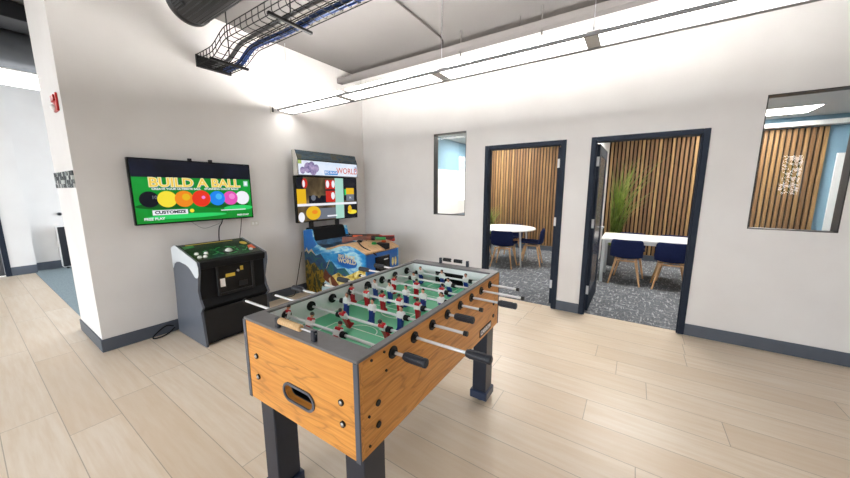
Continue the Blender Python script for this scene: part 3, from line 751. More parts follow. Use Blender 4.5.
g = G(); g.box((1.18, .03, .73), (1.352, .13, .812), 'blackm', .006, T=Matrix.Identity(4)); g.build('holster', t)
for (x, y, m) in ((1.20, -.02, 'greenp'), (1.20, .18, 'orangep')):
    g = G(); g.lathe([(.034, 0), (.034, .015), (.026, .024), (.026, .03)], m, 20, T=Matrix.Translation((x, y, .803))); g.build('start_button', t, 'green start button' if m == 'greenp' else 'orange start button')
cable('gun_cable', [(1.05, -1.2, .86), (1.12, -1.27, .84), (1.22, -1.3, .80), (1.32, -1.26, .745), (1.36, -1.2, .69)], .008, 'wire', 'black gun cable curving over tan panel of hunting machine')
cable('power_cord', [(.30, -.72, .86), (.45, -.6, .72), (.60, -.45, .55), (.72, -.3, .35), (.8, -.2, .1), (.86, -.12, .012)], .007, 'wire', 'black cord slanting down on the far side of hunting machine')
cable('power_cord', [(.04, -1.38, .62), (.03, -1.42, .45), (.03, -1.47, .25), (.04, -1.52, .1), (.06, -1.56, .012), (.06, -1.7, .008)], .005, 'wire', 'thin black cord down the wall left of hunting machine')

# ------------------------------------------------------------------ foosball table
t = thing('foosball_table', 'oak foosball table with green field in the middle of plank floor', 'foosball table', (2.983, -2.772, 0), R(1.25))
hx, hy, z0, z1 = .356, .709, .566, .957
zf = .822; th = .026
for s in (-1, 1):     # end panels
    g = G(); y = s*hy
    lo, hi = (y, y+th) if s < 0 else (y-th, y)
    if s < 0:   # oval ball return opening cut into the near end
        ov = arc(.0, 0, .032, -90, 90, 10); cx, cz, hl = .02, .70, .058
        hole = [(cx+hl+p[0], cz+p[1]) for p in ov] + [(cx-hl-p[0], cz-p[1]) for p in ov]
        hole = hole
        n = len(hole); outer = []
        for (u, v) in hole:   # project radially on the rectangle
            dx, dz = u-cx, v-cz; k = 1e9
            if dx > 0: k = min(k, (hx-cx)/dx)
            if dx < 0: k = min(k, (-hx-cx)/dx)
            if dz > 0: k = min(k, (z1-.012-cz)/dz)
            if dz < 0: k = min(k, (z0-cz)/dz)
            outer.append((cx+dx*k, cz+dz*k))
        # insert rectangle corners by snapping the closest ones
        for c in ((hx, z0), (hx, z1-.012), (-hx, z1-.012), (-hx, z0)):
            i = min(range(n), key=lambda i: (outer[i][0]-c[0])**2+(outer[i][1]-c[1])**2); outer[i] = c
        vs = [(u, lo, v) for u, v in hole]+[(u, lo, v) for u, v in outer]+[(u, hi, v) for u, v in hole]+[(u, hi, v) for u, v in outer]
        fs = []
        for i in range(n):
            j = (i+1) % n
            fs += [[i, j, n+j, n+i], [2*n+i, 3*n+i, 3*n+j, 2*n+j], [i, 2*n+i, 2*n+j, j], [n+i, n+j, 3*n+j, 3*n+i]]
        g.raw(vs, fs, 'oak_x')
    else: g.box((-hx, lo, z0), (hx, hi, z1-.012), 'oak_x')
    ep = g.build('end_panel', t)
    for bx_, bz in ((-.27, .79), (-.268, .69), (.272, .775), (.276, .69)):
        g = G(); y_ = s*hy; g.cyl((bx_, y_, bz), (bx_, y_+s*.006, bz), .0125, 'black', n=16); g.sphere((bx_, y_+s*.006, bz), .008, 'steel', sc=(1, .5, 1), seg=10); g.build('bolt', ep)
g = G(); ring_o = [(.02+.058*sx+q[0]*1.25*sx, .70+q[1]*1.25*sx) for sx in (1, -1) for q in arc(0, 0, .034, -90, 90, 10)]
ring_i = [(.02+.058*sx+q[0]*.95*sx, .70+q[1]*.95*sx) for sx in (1, -1) for q in arc(0, 0, .034, -90, 90, 10)]
n = len(ring_o)
vs = [(u, -hy-.006, v) for u, v in ring_o]+[(u, -hy-.006, v) for u, v in ring_i]+[(u, -hy, v) for u, v in ring_o]+[(u, -hy+.03, v) for u, v in ring_i]
g.raw(vs, [f for i in range(n) for f in ([i, (i+1) % n, n+(i+1) % n, n+i], [i, 2*n+i, 2*n+(i+1) % n, (i+1) % n], [n+i, n+(i+1) % n, 3*n+(i+1) % n, 3*n+i])], 'edge'); rr = g.build('ball_return', t, 'oval ball return rim')
g = G(); g.box((-.10, -hy+.03, .655), (.14, -hy+.10, .66), 'blackm'); g.box((-.10, -hy+.10, .655), (.14, -hy+.105, .745), 'blackm'); g.box((-.10, -hy+.03, .74), (.14, -hy+.105, .745), 'blackm')
g.box((-.103, -hy+.03, .655), (-.10, -hy+.105, .745), 'blackm'); g.box((.14, -hy+.03, .655), (.143, -hy+.105, .745), 'blackm'); g.build('ball_tray', rr)
rod_y = [-.518+.148*i for i in range(8)]; zr = .905
for s in (-1, 1):     # long side panels
    g = G(); x = s*hx; lo, hi = (x, x+th) if s < 0 else (x-th, x)
    g.box((lo, -hy+th, z0), (hi, hy-th, z1-.012), 'oak_y'); sp_ = g.build('side_panel', t)
    for by, bz, r in ((-.61, .745, .0125), (-.61, .655, .0125), (.61, .745, .0125), (.61, .655, .0125), (-.64, .93, .005), (-.56, .85, .005), (-.57, .93, .005), (-.66, .72, .005), (-.66, .60, .005)):
        g = G(); g.cyl((x, by, bz), (x+s*.005, by, bz), r, 'black', n=14); g.build('bolt', sp_)
    g = G(); xi = s*(hx-th); g.box((min(xi, xi-s*.004), -hy+.092, zf), (max(xi, xi-s*.004), hy-.092, z1-.012), 'inner'); g.build('inner_wall', t, 'white inner wall')
# grey top rails
for s in (-1, 1):
    g = G(); g.box((-hx, s*hy if s < 0 else hy-.092, z1-.012), (hx, -hy+.092 if s < 0 else hy, z1), 'rail', .002); g.build('end_rail', t)
    g = G(); g.box((min(s*hx, s*(hx-.032)), -hy+.092, z1-.012), (max(s*hx, s*(hx-.032)), hy-.092, z1), 'rail', .002); g.build('side_rail', t)
for sx in (-1, 1):
    for sy in (-1, 1):
        g = G(); xx, yy = sx*hx, sy*hy
        g.box((min(xx, xx-sx*.018)-.001*0, min(yy+sy*.003, yy), z0-.002), (max(xx, xx-sx*.018), max(yy+sy*.003, yy), z1-.01), 'edge')
        g.box((min(xx, xx+sx*.003), min(yy+sy*.003, yy-sy*.005), z0-.002), (max(xx, xx+sx*.003), max(yy+sy*.003, yy-sy*.005), z1-.01), 'edge'); g.build('corner_trim', t)
# end inner walls with goals
for s in (-1, 1):
    g = G(); y = s*(hy-.092); a, b = (y-.004, y) if s < 0 else (y, y+.004)
    gw, gz = .105, zf+.075
    g.box((-hx+th, a, zf), (-gw, b, z1-.012), 'inner'); g.box((gw, a, zf), (hx-th, b, z1-.012), 'inner'); g.box((-gw, a, gz), (gw, b, z1-.012), 'inner')
    iw = g.build('goal_wall', t, 'white goal wall')
    g = G(); yb = s*(hy-.06)
    g.box((-gw, min(yb, yb+s*.004), zf-.03), (gw, max(yb, yb+s*.004), gz), 'blackm'); g.box((-gw, min(y, yb), zf-.034), (gw, max(y, yb), zf-.03), 'blackm')
    g.box((-gw-.004, min(y, yb), zf-.03), (-gw, max(y, yb), gz), 'blackm'); g.box((gw, min(y, yb), zf-.03), (gw+.004, max(y, yb), gz), 'blackm'); g.box((-gw, min(y, yb), gz), (gw, max(y, yb), gz+.004), 'blackm')
    for q in ((-gw-.012, -gw, zf+.002, gz+.012), (gw, gw+.012, zf+.002, gz+.012), (-gw, gw, gz, gz+.012)):
        yi = y-s*.003; g.box((q[0], min(yi, y), q[2]), (q[1], max(yi, y), q[3]), 'black')
    g.build('goal', iw)
# field with printed lines
g = G(); fx, fy = hx-th-.004, hy-.092
g.box((-fx, -fy, zf-.02), (fx, fy, zf), 'field')
def line(pts, wd, closed=False):
    n_ = len(pts)
    for i in range(n_ if closed else n_-1):
        a, b = Vector(pts[i]), Vector(pts[(i+1) % n_]); d = (b-a).normalized(); k = Vector((-d.y, d.x))*wd/2
        g.prism([tuple(a-k), tuple(b-k), tuple(b+k), tuple(a+k)], zf, zf+.0006, 'line')
line([(-fx+.02, 0), (fx-.02, 0)], .006); line(arc(0, 0, .11, 0, 360, 32)[:-1], .006, True)
for s in (-1, 1):
    line([(-.19, s*fy), (-.19, s*.317), (.19, s*.317), (.19, s*fy)], .006)
    line([(-.11, s*fy), (-.11, s*(fy-.13)), (.11, s*(fy-.13)), (.11, s*fy)], .006)
    line([(p[0], -s*p[1]) for p in arc(0, -.317, .085, 0, 180, 16, .06)], .006)
    line([(-fx+.004, s*(fy-.004)), (fx-.004, s*(fy-.004))], .006); line([(s*(fx-.004), -fy), (s*(fx-.004), fy)], .006)
    for q in (-1, 1): line([(p[0], p[1]) for p in arc(q*fx, s*fy, .07, 0, 360, 32) if abs(p[0]) <= fx and abs(p[1]) <= fy], .005)
g.build('playfield', t)
g = G(); g.box((-hx+th, -hy+th, z0+.02), (hx-th, hy-th, z0+.035), 'blackm'); g.build('bottom_board', t)
# legs
for sx in (-1, 1):
    for sy in (-1, 1):
        g = G(); x0_, x1_ = sorted((sx*(hx-.017), sx*(hx-.119))); y0_, y1_ = sorted((sy*(hy-.035), sy*(hy-.155)))
        g.box((x0_, y0_, .03), (x1_, y1_, z0+.01), 'leg', .004); lg = g.build('leg', t)
        g = G(); k = .014; g.box((x0_-k, y0_-k, .022), (x1_+k, y1_+k, .085), 'foot', .006); g.build('foot', lg, 'navy foot collar')
        g = G(); cx_, cy_ = (x0_+x1_)/2, (y0_+y1_)/2; g.cyl((cx_, cy_, 0), (cx_, cy_, .012), .045, 'blackm', n=20); g.cyl((cx_, cy_, .012), (cx_, cy_, .03), .012, 'steel', n=10); g.build('leveler', lg)
# score counters
for s, m in ((-1, 'bead'), (1, 'black')):
    y = s*(hy-.018)
    g = G(); g.cyl((-.127, y, z1+.034), (.127, y, z1+.034), .0032, 'chrome', n=8); sc_ = g.build('score_counter', t)
    for x in (-.115, .115):
        g = G(); g.box((x-.011, y-.009, z1), (x+.011, y+.009, z1+.045), 'leg', .003); g.build('counter_post', sc_)
    for i in range(10):
        if s < 0: x = -.094+i*.0138
        else: x = (-.085+i*.0138) if i < 5 else (-.06+i*.0138)
        g = G(); g.lathe([(.010, -.0066), (.0145, -.004), (.0145, .004), (.010, .0066)], m, 16, T=axes((x, y, z1+.034), Y, Z, X)); g.build('bead', sc_)
# plaque
g = G(); T = axes((hx, .47, .612), Y, Z, X); hwid = .10
g.prism([(hwid*a, .026*b) for a, b in ((-1, -.8), (-.95, -1), (.95, -1), (1, -.8), (1, .8), (.95, 1), (-.95, 1), (-1, .8))], 0, .003, 'blackm', T); g.prism([(-.093, -.019), (.093, -.019), (.093, .019), (-.093, .019)], .003, .0035, 'rail', T)
g.text('CARROM', (0, 0), .040, 'mwhite', T, .0035, .0005, sx=1.05, bold=.001); g.build('maker_plate', t, 'dark plate with white lettering')
# rods: (left end, right end, handle side, men, tilt)
RODS = [(-.70, .515, 1, [-.325, -.14, .05], -22), (-.65, .705, 1, [-.07, .185], 28), (-.69, .525, -1, [-.205, -.015, .175], -6), (-.56, .505, 1, [-.315, -.192, -.068, .055, .178], 4),
        (-.60, .475, -1, [-.255, -.132, -.007, .117, .24], 3), (-.52, .625, 1, [-.215, -.03, .16], -5), (-.68, .612, -1, [-.145, .13], 18), (-.65, .54, -1, [-.19, -.005, .185], 8)]
def man_mesh(team):
    g = G(); c = 'mred' if team else 'mblue'
    g.box((-.0155, -.012, -.012), (.0155, .012, .026), 'mwhite', .005, 2)
    if team: g.box((-.0167, -.0132, .011), (.0167, .0132, .0268), c, .004)
    else: g.box((-.0165, -.0128, -.0135), (.0165, .0128, -.005), c, .003)
    for s in (-1, 1): g.box((s*.019-.005, -.009, -.016), (s*.019+.005, .009, .021), 'mwhite', .004, 2)
    g.cyl((0, 0, .024), (0, 0, .032), .006, 'mskin', n=10); g.sphere((0, .001, .041), .0105, 'mskin', seg=14, sc=(.9, 1, 1.1)); g.sphere((0, -.0015, .045), .0105, 'mhair', seg=14, sc=(.98, 1, .9))
    g.prism([(-.012, -.06), (.012, -.06), (.0145, -.012), (-.0145, -.012)], -.009, .009, c, axes((0, 0, 0), X, Z, NY))
    g.prism([(-.012, -.079), (.024, -.079), (.022, -.07), (.009, -.056), (-.010, -.056)], -.0125, .0125, c, axes((0, 0, 0), Y, Z, X))
    return g.mesh('player_figure')
MEN = {True: man_mesh(True), False: man_mesh(False)}
for i, (xl, xr, hs, men, tilt) in enumerate(RODS):
    team = hs > 0
    g = G(); hl = .105
    a, b = (xl, xr-.03) if hs > 0 else (xl+.03, xr)
    g.cyl((a, 0, 0), (b, 0, 0), .0068, 'chrome', n=14)
    tip = a if hs > 0 else b; g.cyl((tip-.004, 0, 0), (tip+.014*(1 if hs < 0 else -1)*1, 0, 0), .0115, 'black', n=14)
    rod = g.build('rod', t); rod.location = (0, rod_y[i], zr); rod.rotation_euler = (R(tilt), 0, 0)
    hx0 = xr-hl if hs > 0 else xl
    g = G(); Th = axes((hx0, 0, 0), Y, Z, X)
    g.lathe([(.009, 0), (.0145, .003), (.0165, .012), (.0165, hl-.02), (.0185, hl-.012), (.0175, hl-.003), (.012, hl)] if hs > 0 else [(.012, 0), (.0175, .003), (.0185, .012), (.0165, .02), (.0165, hl-.012), (.0145, hl-.003), (.009, hl)], 'grip', 16, T=Th)
    for k in range(8):
        an = 2*PI*k/8; g.box((.0155, -.002, .014), (.0182, .002, hl-.022), 'grip', T=Th @ Matrix.Rotation(an, 4, 'Z'))
    g.build('handle', rod)
    for s in (-1, 1):     # bearings: disc inside and collar outside of each wall
        g = G(); xi, xo = s*(hx-th-.005), s*hx
        g.cyl((xi, rod_y[i], zr), (xo, rod_y[i], zr), .012, 'black', n=14); g.cyl((xi, rod_y[i], zr), (xi-s*.008, rod_y[i], zr), .026, 'black', n=22); g.cyl((xi-s*.008, rod_y[i], zr), (xi-s*.02, rod_y[i], zr), .014, 'black', n=16)
        g.cyl((xo, rod_y[i], zr), (xo+s*.006, rod_y[i], zr), .025, 'black', n=22); g.cyl((xo+s*.006, rod_y[i], zr), (xo+s*.016, rod_y[i], zr), .014, 'black', n=16); g.build('rod_bearing', t)
    for x in (men[0]-.035, men[-1]+.035):
        g = G(); g.cyl((x-.012, 0, 0), (x+.012, 0, 0), .0145, 'blackm', n=16); g.build('bumper', rod)
    for x in men:
        o = bpy.data.objects.new('player_figure', MEN[team]); COL.objects.link(o); o.parent = rod; o.location = (x, 0, 0)
        o.rotation_euler = (0, 0, 0 if team else PI)

# ------------------------------------------------------------------ ceiling services
t = thing('pendant_light', 'long grey linear pendant light with glowing white panels', 'pendant light', (0, -1.485, 2.565))
LX = [.03, 1.215, 2.49, 3.74, 5.02]; hw = .12
g = G()
g.box((LX[0], -hw-.006, 0), (LX[-1], -hw+.010, .024), 'lightgrey', .001); g.build('side_rail', t)
g = G(); g.box((LX[0], hw-.026, -.004), (LX[-1], hw+.012, .02), 'lightgrey', .002); g.build('side_rail', t)
for i in range(5):
    x = LX[i]; a, b = (x-.045, x+.045) if 0 < i < 4 else ((x, x+.02) if i == 0 else (x-.02, x))
    g = G(); g.box((a, -hw+.004, .0005), (b, hw-.026, .016), 'divider', .001); g.build('divider', t)
for i in range(4):
    a, b = LX[i]+(.045 if i else .02), LX[i+1]-(.045 if i < 3 else .02)
    g = G(); g.box((a, -hw+.004, .002), (b, hw-.026, .008), 'lamp'); g.build('diffuser', t, 'glowing white panel')
    a += .3*(i == 0)
    g = G(); g.prism([(-hw+.01, .0145), (hw-.03, .0145), (0, .042)], a, b, 'uplamp', axes((0, 0, 0), Y, Z, X)); g.box((a, -hw+.004, .0085), (b, hw-.026, .014), 'white'); g.build('uplight', t)
    g = G(); g.box((a, -.062, .078), (b, .062, .084), 'white'); g.box((a, -.004, .042), (a+.01, .004, .078), 'white'); g.box((b-.01, -.004, .042), (b, .004, .078), 'white'); g.build('added_baffle', t)  # plate added over the uplight to hold its glare off the ceiling
for x in (.10, 2.49, 3.74, 4.95):
    g = G(); g.cyl((x, 0, .084), (x, 0, H-2.565), .0022, 'steel', n=6); g.cyl((x, 0, .084), (x, 0, .10), .007, 'steel', n=10); g.build('suspension_wire', t)
dup(t, (.35, -5.3, 2.565), 0, 'second long pendant light, on the window side of the room')
t = thing('ceiling_channel', 'grey metal channel hung close under ceiling above the pendant', 'channel', (0, -.50, 3.19))
g = G(); g.box((.012, -.05, .0), (9, -.046, .066), 'track'); g.box((.012, .046, .0), (9, .05, .066), 'track'); g.box((.012, -.05, .066), (9, .05, .07), 'track'); g.box((.012, -.046, .0), (.016, .046, .066), 'track'); g.build('channel_body', t)
for x in (2.17, 3.12, 5.6):
    g = G(); g.cyl((x, 0, .07), (x, 0, H-3.19), .007, 'track', n=8); g.cyl((x, -.055, -.02), (x, .0, -.02), .006, 'track', n=8); g.cyl((x, 0, -.05), (x, 0, .0), .010, 'track', n=8); g.build('hanger_rod', t)
g = G(); g.cyl((2.87, -.43, 3.19+.07), (2.87, -.43, H), .006, 'track', n=8); tag(g.build('threaded_rod'), 'short threaded rod hanging from grey ceiling beside the channel', 'rod')
g = G(); g.tube([(1.985, -4.5, 3.395), (1.93, -1.5, 3.395), (1.91, -.55, 3.395), (1.91, -.50, 3.37), (1.91, -.50, 3.26)], .012, 'conduit', 8); tag(g.build('conduit'), 'thin grey conduit running across the ceiling to the channel', 'conduit')
# round duct
t = thing('round_duct', 'black ribbed round duct hanging near the top above the cable tray', 'duct', (0, -2.765, 3.165))
g = G(); g.cyl((.62, 0, 0), (7, 0, 0), .168, 'duct', n=48); g.build('duct_body', t)
for a in range(0, 360, 12):
    g = G(); p = (.168*math.cos(R(a)), .168*math.sin(R(a))); g.cyl((.70, p[0], p[1]), (7, p[0], p[1]), .004, 'rib', n=6); g.build('rib', t)
g = G(); g.lathe([(.168, 0), (.176, .006), (.176, .05), (.168, .056)], 'duct', 48, T=axes((.62, 0, 0), Y, Z, X)); g.build('end_collar', t)
g = G(); a = R(212); Tg = axes((.78, .172*math.cos(a), .172*math.sin(a)), X, (0, -math.sin(a), math.cos(a)), (0, math.cos(a), math.sin(a)))
g.box((-.07, -.045, -.006), (.07, .045, .006), 'black', .004, T=Tg)
for k in range(4): g.box((-.06, -.036+k*.02, .006), (.06, -.028+k*.02, .010), 'rib', T=Tg)
g.build('grille', t)
for x in (1.6, 4.2):
    g = G(); g.cyl((x, 0, .16), (x, 0, H-3.165), .006, 'steel', n=6); g.build('hanger_rod', t)
# wire cable tray: comes out of the wall low, ramps up and runs on over the room
TY0, TY1, TS = -2.49, -2.165, .11
def tz(x):
    if x < .30: return 2.865
    if x < .70: return 2.865+.11*(.5-.5*math.cos(PI*(x-.30)/.40))
    return 2.975
t = thing('cable_tray', 'black wire mesh cable tray rising from the wall, carrying blue cables', 'cable tray', (0, 0, 0))
xsamp = [.01+.05*i for i in range(24)]+[1.25, 2.5, 4.5, 6.5]
g = G()
for y, dz in [(TY0+(TY1-TY0)*k/4, 0) for k in range(5)]+[(TY0, .055), (TY1, .055), (TY0, TS), (TY1, TS)]:
    g.tube([(x, y, tz(x)+dz) for x in xsamp], .0045, 'wire', 6)
g.build('long_wires', t)
g = G(); x = .03
while x < 6.5:
    z = tz(x)
    g.tube([(x, TY0, z+TS), (x, TY0, z+.03), (x, TY0+.01, z+.006), (x, TY0+.03, z), (x, TY1-.03, z), (x, TY1-.01, z+.006), (x, TY1, z+.03), (x, TY1, z+TS)], .004, 'wire', 5); x += .1 if x > .4 else .07
g.build('cross_wires', t)
g = G()
for a in ((TY0-.012, TY0), (TY1, TY1+.012)): g.box((0, a[0], 2.85), (.03, a[1], 2.975), 'sleeve')
g.box((0, TY0-.012, 2.85), (.03, TY1+.012, 2.862), 'sleeve'); g.box((0, TY0, 2.862), (.004, TY1, 2.975), 'sleeve'); g.build('wall_sleeve', t)
for x, ov in ((.37, .03), (1.47, .05), (3.0, .05)):
    z = tz(x)-.014
    g = G(); g.box((x-.016, TY0-ov, z-.018), (x+.016, TY1+ov, z+.006), 'wire', .003); br_ = g.build('trapeze_bar', t)
    for y in ((TY0+TY1)/2,):
        g = G(); g.cyl((x, y, z), (x, y, H), .006, 'wire', n=8); g.build('hanger_rod', br_)
for k in range(6):
    y = TY1-.028-.020*(k % 3)-.004*(k//3); dz = .014+.017*(k//3); ph = random.random()*6
    pts = [(x, y+.006*math.sin(x*5+ph), tz(x)+dz+.003*math.sin(x*7+ph)) for x in [.03+.1*i for i in range(12)]+[1.25+.25*i for i in range(22)]]
    cable('network_cable', pts, .0095, 'cable_blue', 'blue network cable lying along the door side of the cable tray', 'cable', 'blue cables in the wire tray', 6, 2)
pts = [(x, (TY0+TY1)/2-.02+.01*math.sin(x*3), tz(x)+.022) for x in [.03+.1*i for i in range(12)]+[1.25+.25*i for i in range(22)]]
cable('flexible_conduit', pts, .017, 'cable_grey', 'thick dark grey flexible conduit along the middle of the cable tray', 'conduit', None, 12, 2)

# ------------------------------------------------------------------ meeting room furniture
def chair_parts(root):
    prof = [(.235, .462), (.22, .452), (.12, .440), (0, .432), (-.13, .430), (-.195, .438), (-.222, .48), (-.23, .55), (-.235, .64), (-.243, .70), (-.246, .732), (-.242, .742)]
    nu = 13; rows = []
    for j, (y, z) in enumerate(prof):
        tt = j/(len(prof)-1); wv = .215 if j < 5 else .222-.0*tt
        if j == 0: wv = .19
        if j >= 9: wv = (.218, .205, .18)[j-9]
        row = []
        for i in range(nu):
            u = -1+2*i/(nu-1); back = min(1, max(0, (j-3)/3))
            row.append((u*wv, y + back*.05*u*u, z + (1-back)*.03*u*u + (.015*u*u if 3 <= j <= 5 else 0)))
        rows.append(row)
    vs = []; fs = []; N = len(prof)
    def nrm(j, i):
        a = Vector(rows[min(j+1, N-1)][i])-Vector(rows[max(j-1, 0)][i]); b = Vector(rows[j][min(i+1, nu-1)])-Vector(rows[j][max(i-1, 0)])
        return b.cross(a).normalized()
    for side in (0, 1):
        for j in range(N):
            for i in range(nu):
                p = Vector(rows[j][i]); vs.append(p - nrm(j, i)*(.032*side)*(.7 if j in (0, N-1) or i in (0, nu-1) else 1))
    o = N*nu
    for j in range(N-1):
        for i in range(nu-1):
            a = j*nu+i; fs += [[a, a+1, a+nu+1, a+nu], [o+a, o+a+nu, o+a+nu+1, o+a+1]]
    for i in range(nu-1): fs += [[i, o+i, o+i+1, i+1], [(N-1)*nu+i, (N-1)*nu+i+1, o+(N-1)*nu+i+1, o+(N-1)*nu+i]]
    for j in range(N-1): fs += [[j*nu, (j+1)*nu, o+(j+1)*nu, o+j*nu], [j*nu+nu-1, o+j*nu+nu-1, o+(j+1)*nu+nu-1, (j+1)*nu+nu-1]]
    g = G(); g.raw(vs, fs, 'navy', True); g.build('seat_shell', root)
    g = G()
    for s in (-1, 1): g.box((-.16, s*.12-.016, .375), (.16, s*.12+.016, .402), 'beech', .004)
    g.box((-.02, -.12, .378), (.02, .12, .40), 'beech', .003); g.build('seat_frame', root)
    for sx in (-1, 1):
        for sy in (-1, 1):
            g = G(); g.cyl((sx*.135, sy*.12, .40), (sx*.215, sy*.205, 0), .0185, 'beech', .0115, 14); g.build('leg', root)
def chair(loc, rz, label, group, src=[]):
    if src: return dup(src[0], loc, rz, label, group)
    r = thing('meeting_chair', label, 'chair', loc, rz, group); chair_parts(r); src.append(r); return r
CF = .004
# long table room
t = thing('meeting_table', 'white rectangular meeting table seen through the right doorway', 'table', (4.45, 2.09, CF))
g = G(); g.box((-.77, -.385, .718), (.77, .385, .748), 'tabletop', .003); g.build('tabletop', t)
g = G()
for s in (-1, 1): g.box((-.72, s*.345-.012, .668), (.72, s*.345+.012, .718), 'tleg'); g.box((s*.735-.012, -.34, .668), (s*.735+.012, .34, .718), 'tleg')
g.build('apron', t)
for sx in (-1, 1):
    for sy in (-1, 1):
        g = G(); g.box((sx*.73-.024, sy*.35-.024, 0), (sx*.73+.024, sy*.35+.024, .718), 'tleg', .003); g.build('leg', t)
GR = 'navy chairs round the meeting tables'
chair((4.045, 1.885, CF), 0, 'navy chair at near left of the rectangular table in right doorway', GR)
chair((4.635, 1.885, CF), 0, 'navy chair at near right of the rectangular table, by right door jamb', GR)
chair((4.10, 2.50, CF), PI, 'navy chair across the rectangular table, in front of the plant', GR)
chair((4.72, 2.50, CF), PI, 'navy chair across the rectangular table, farther from the plant', GR)
# round table room
t = thing('round_table', 'white round meeting table seen through the left doorway', 'table', (1.87, 2.25, CF))
g = G(); g.lathe([(.585, .715), (.6, .72), (.6, .738), (.592, .742)], 'tabletop', 64); g.build('tabletop', t)
for a in (-38, 52, 142, 232):
    g = G(); c, s = math.cos(R(a)), math.sin(R(a)); g.cyl((c*.50, s*.50, .715), (c*.57, s*.57, 0), .02, 'tleg', .016, 14); g.build('leg', t)
g = G(); g.lathe([(.40, .69), (.40, .715)], 'tleg', 32); g.build('apron', t)
chair((1.99, 1.85, CF), R(3), 'navy chair with its back to the left doorway at round table', GR)
chair((2.40, 2.33, CF), R(98), 'navy chair seen from the side at right of round table', GR)
chair((1.80, 2.78, CF), R(178), 'navy chair behind the round table facing the doorway', GR)
chair((1.32, 2.2, CF), R(-88), 'navy chair at the hidden left side of round table', GR)
# planters with tall grass
def plant(loc, label, seed, hmax):
    rnd = random.Random(seed); r = thing('potted_plant', label, 'plant', loc)
    g = G(); g.lathe([(.13, 0), (.17, .40), (.175, .42), (.16, .42), (.155, .38), (.02, .38)], 'pot', 28); g.build('pot', r)
    g = G(); g.lathe([(.154, .36), (.154, .383), (.02, .39)], 'soil', 24); g.build('soil', r)
    g = G()
    for k in range(110):
        a = rnd.uniform(0, 2*PI); rr = rnd.uniform(0, .11); hgt = hmax*rnd.uniform(.55, 1); lean = rnd.uniform(.05, .75)*hgt*.5; w0 = rnd.uniform(.006, .012)
        bx_, by_ = rr*math.cos(a), rr*math.sin(a); dx, dy = math.cos(a+rnd.uniform(-.5, .5)), math.sin(a+rnd.uniform(-.5, .5))
        dx = abs(dx) if bx_+dx*lean < -.2 else dx; dy = -abs(dy) if by_+dy*lean > .4 else dy
        vs = []; n_ = 7
        for i in range(n_+1):
            q = i/n_; px = bx_+dx*lean*q**2.2; py = by_+dy*lean*q**2.2; pz = .38+(hgt-.38)*(q-.10*q**4)
            ww = w0*(1-q**2)+.0008; vs += [(px-dy*ww, py+dx*ww, pz), (px+dy*ww, py-dx*ww, pz), (px, py, pz+ww*.5)]
        fs = []
        for i in range(n_):
            o = i*3; fs += [[o, o+2, o+5, o+3], [o+2, o+1, o+4, o+5], [o, o+3, o+4, o+1]]
        g.raw(vs, fs, 'leaf', True)
    g.build('leaves', r)
plant((3.80, 3.2, CF), 'tall potted grass behind the rectangular table against slatted wall', 3, 2.4)
plant((.98, 3.45, CF), 'potted grass half hidden by the left door jamb behind round table', 5, 1.25)
rnd = random.Random(11)
t = thing('garden_tree', 'leafy tree outdoors, mirrored in the glass of the right-hand window', 'tree', (7.9, -11.6, 0))
g = G(); g.tube([(0, 0, 0), (.03, 0, .8), (-.04, .05, 1.6), (0, 0, 2.3)], .06, 'gunwood', 8); g.build('trunk', t)
g = G()
for k in range(900):
    v = Vector((rnd.gauss(0, .42), rnd.gauss(0, .4), rnd.gauss(1.95, .45))); a_ = Vector((rnd.uniform(-1, 1), rnd.uniform(-1, 1), rnd.uniform(-1, 1))).normalized()
    b_ = a_.orthogonal().normalized(); q = rnd.uniform(.03, .06)
    g.raw([v-a_*q*1.6, v+b_*q*.6, v+a_*q*1.6, v-b_*q*.6], [[0, 1, 2, 3]], 'leaf')
g.build('foliage', t)
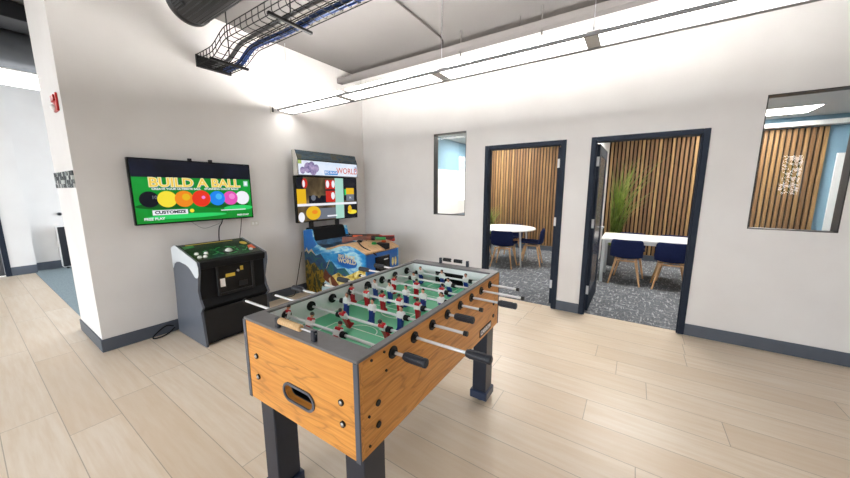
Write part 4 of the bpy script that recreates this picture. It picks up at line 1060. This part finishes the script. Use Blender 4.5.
# white board on the blue wall, wall cabinet and ceiling panels
t = thing('whiteboard', 'large white board on the blue wall seen through narrow left window', 'whiteboard', (.103, 2.6, .9))
g = G(); g.box((0, -1.4, 0), (.02, 1.4, 1.12), 'board', .003); g.build('panel', t)
g = G(); g.box((.0, -1.4, -.02), (.07, 1.4, 0), 'lightgrey', .003); g.build('pen_tray', t)
t = thing('whiteboard', 'tall white board on blue wall at the right in right-hand window', 'whiteboard', (6.80, 4.055, .45))
g = G(); g.box((0, -.03, 0), (1.2, 0, 1.68), 'board', .003); g.build('panel', t)
g = G(); g.box((.0, -.08, -.02), (1.2, 0, 0), 'lightgrey', .003); g.build('pen_tray', t)
def panel(loc, label):
    q = thing('ceiling_panel_light', label, 'ceiling light', loc)
    g = G()
    for a in ((-.61, -.59, -.305, .305), (.59, .61, -.305, .305), (-.59, .59, -.305, -.285), (-.59, .59, .285, .305)): g.box((a[0], a[2], -.012), (a[1], a[3], 0), 'white')
    g.build('frame', q); g = G(); g.box((-.59, -.285, -.008), (.59, .285, -.002), 'panel'); g.build('diffuser', q)
panel((5.66, 3.30, RC), 'rectangular ceiling light seen through the right-hand window')
panel((4.2, 1.6, RC), 'rectangular ceiling light over the rectangular meeting table')
panel((1.8, 1.7, RC), 'rectangular ceiling light over the round meeting table')
panel((1.2, 3.2, RC), 'rectangular ceiling light near the slatted wall of the round table room')

# ------------------------------------------------------------------ camera, world, light
cam = bpy.data.cameras.new('camera'); co = bpy.data.objects.new('camera', cam); COL.objects.link(co)
cam.sensor_fit = 'HORIZONTAL'; cam.sensor_width = 36; cam.lens = 312.6*36/850; cam.clip_start = .05
pitch, yaw = .15636, .58763
fw = Vector((-math.sin(yaw)*math.cos(pitch), math.cos(yaw)*math.cos(pitch), -math.sin(pitch)))
co.location = (4.0851, -4.1570, 1.53); co.rotation_euler = fw.to_track_quat('-Z', 'Y').to_euler()
SC.camera = co
w = bpy.data.worlds.new('world'); SC.world = w; w.use_nodes = True
bgn = w.node_tree.nodes['Background']
tcw = w.node_tree.nodes.new('ShaderNodeTexCoord'); sep = w.node_tree.nodes.new('ShaderNodeSeparateXYZ'); rp = w.node_tree.nodes.new('ShaderNodeValToRGB')
w.node_tree.links.new(tcw.outputs['Generated'], sep.inputs[0]); w.node_tree.links.new(sep.outputs[2], rp.inputs[0])
rp.color_ramp.elements[0].position = 0; rp.color_ramp.elements[0].color = (.93, .96, 1, 1); rp.color_ramp.elements[1].position = .6; rp.color_ramp.elements[1].color = (.82, .91, 1, 1)
w.node_tree.links.new(rp.outputs[0], bgn.inputs[0]); bgn.inputs[1].default_value = 5.5
SC.view_settings.view_transform = 'Standard'; SC.view_settings.look = 'None'; SC.view_settings.gamma = 1; SC.view_settings.exposure = 0.42
SC.cycles.use_denoising = True; SC.cycles.max_bounces = 8; SC.cycles.diffuse_bounces = 5; SC.cycles.sample_clamp_indirect = 6
SC.cycles.transparent_max_bounces = 12
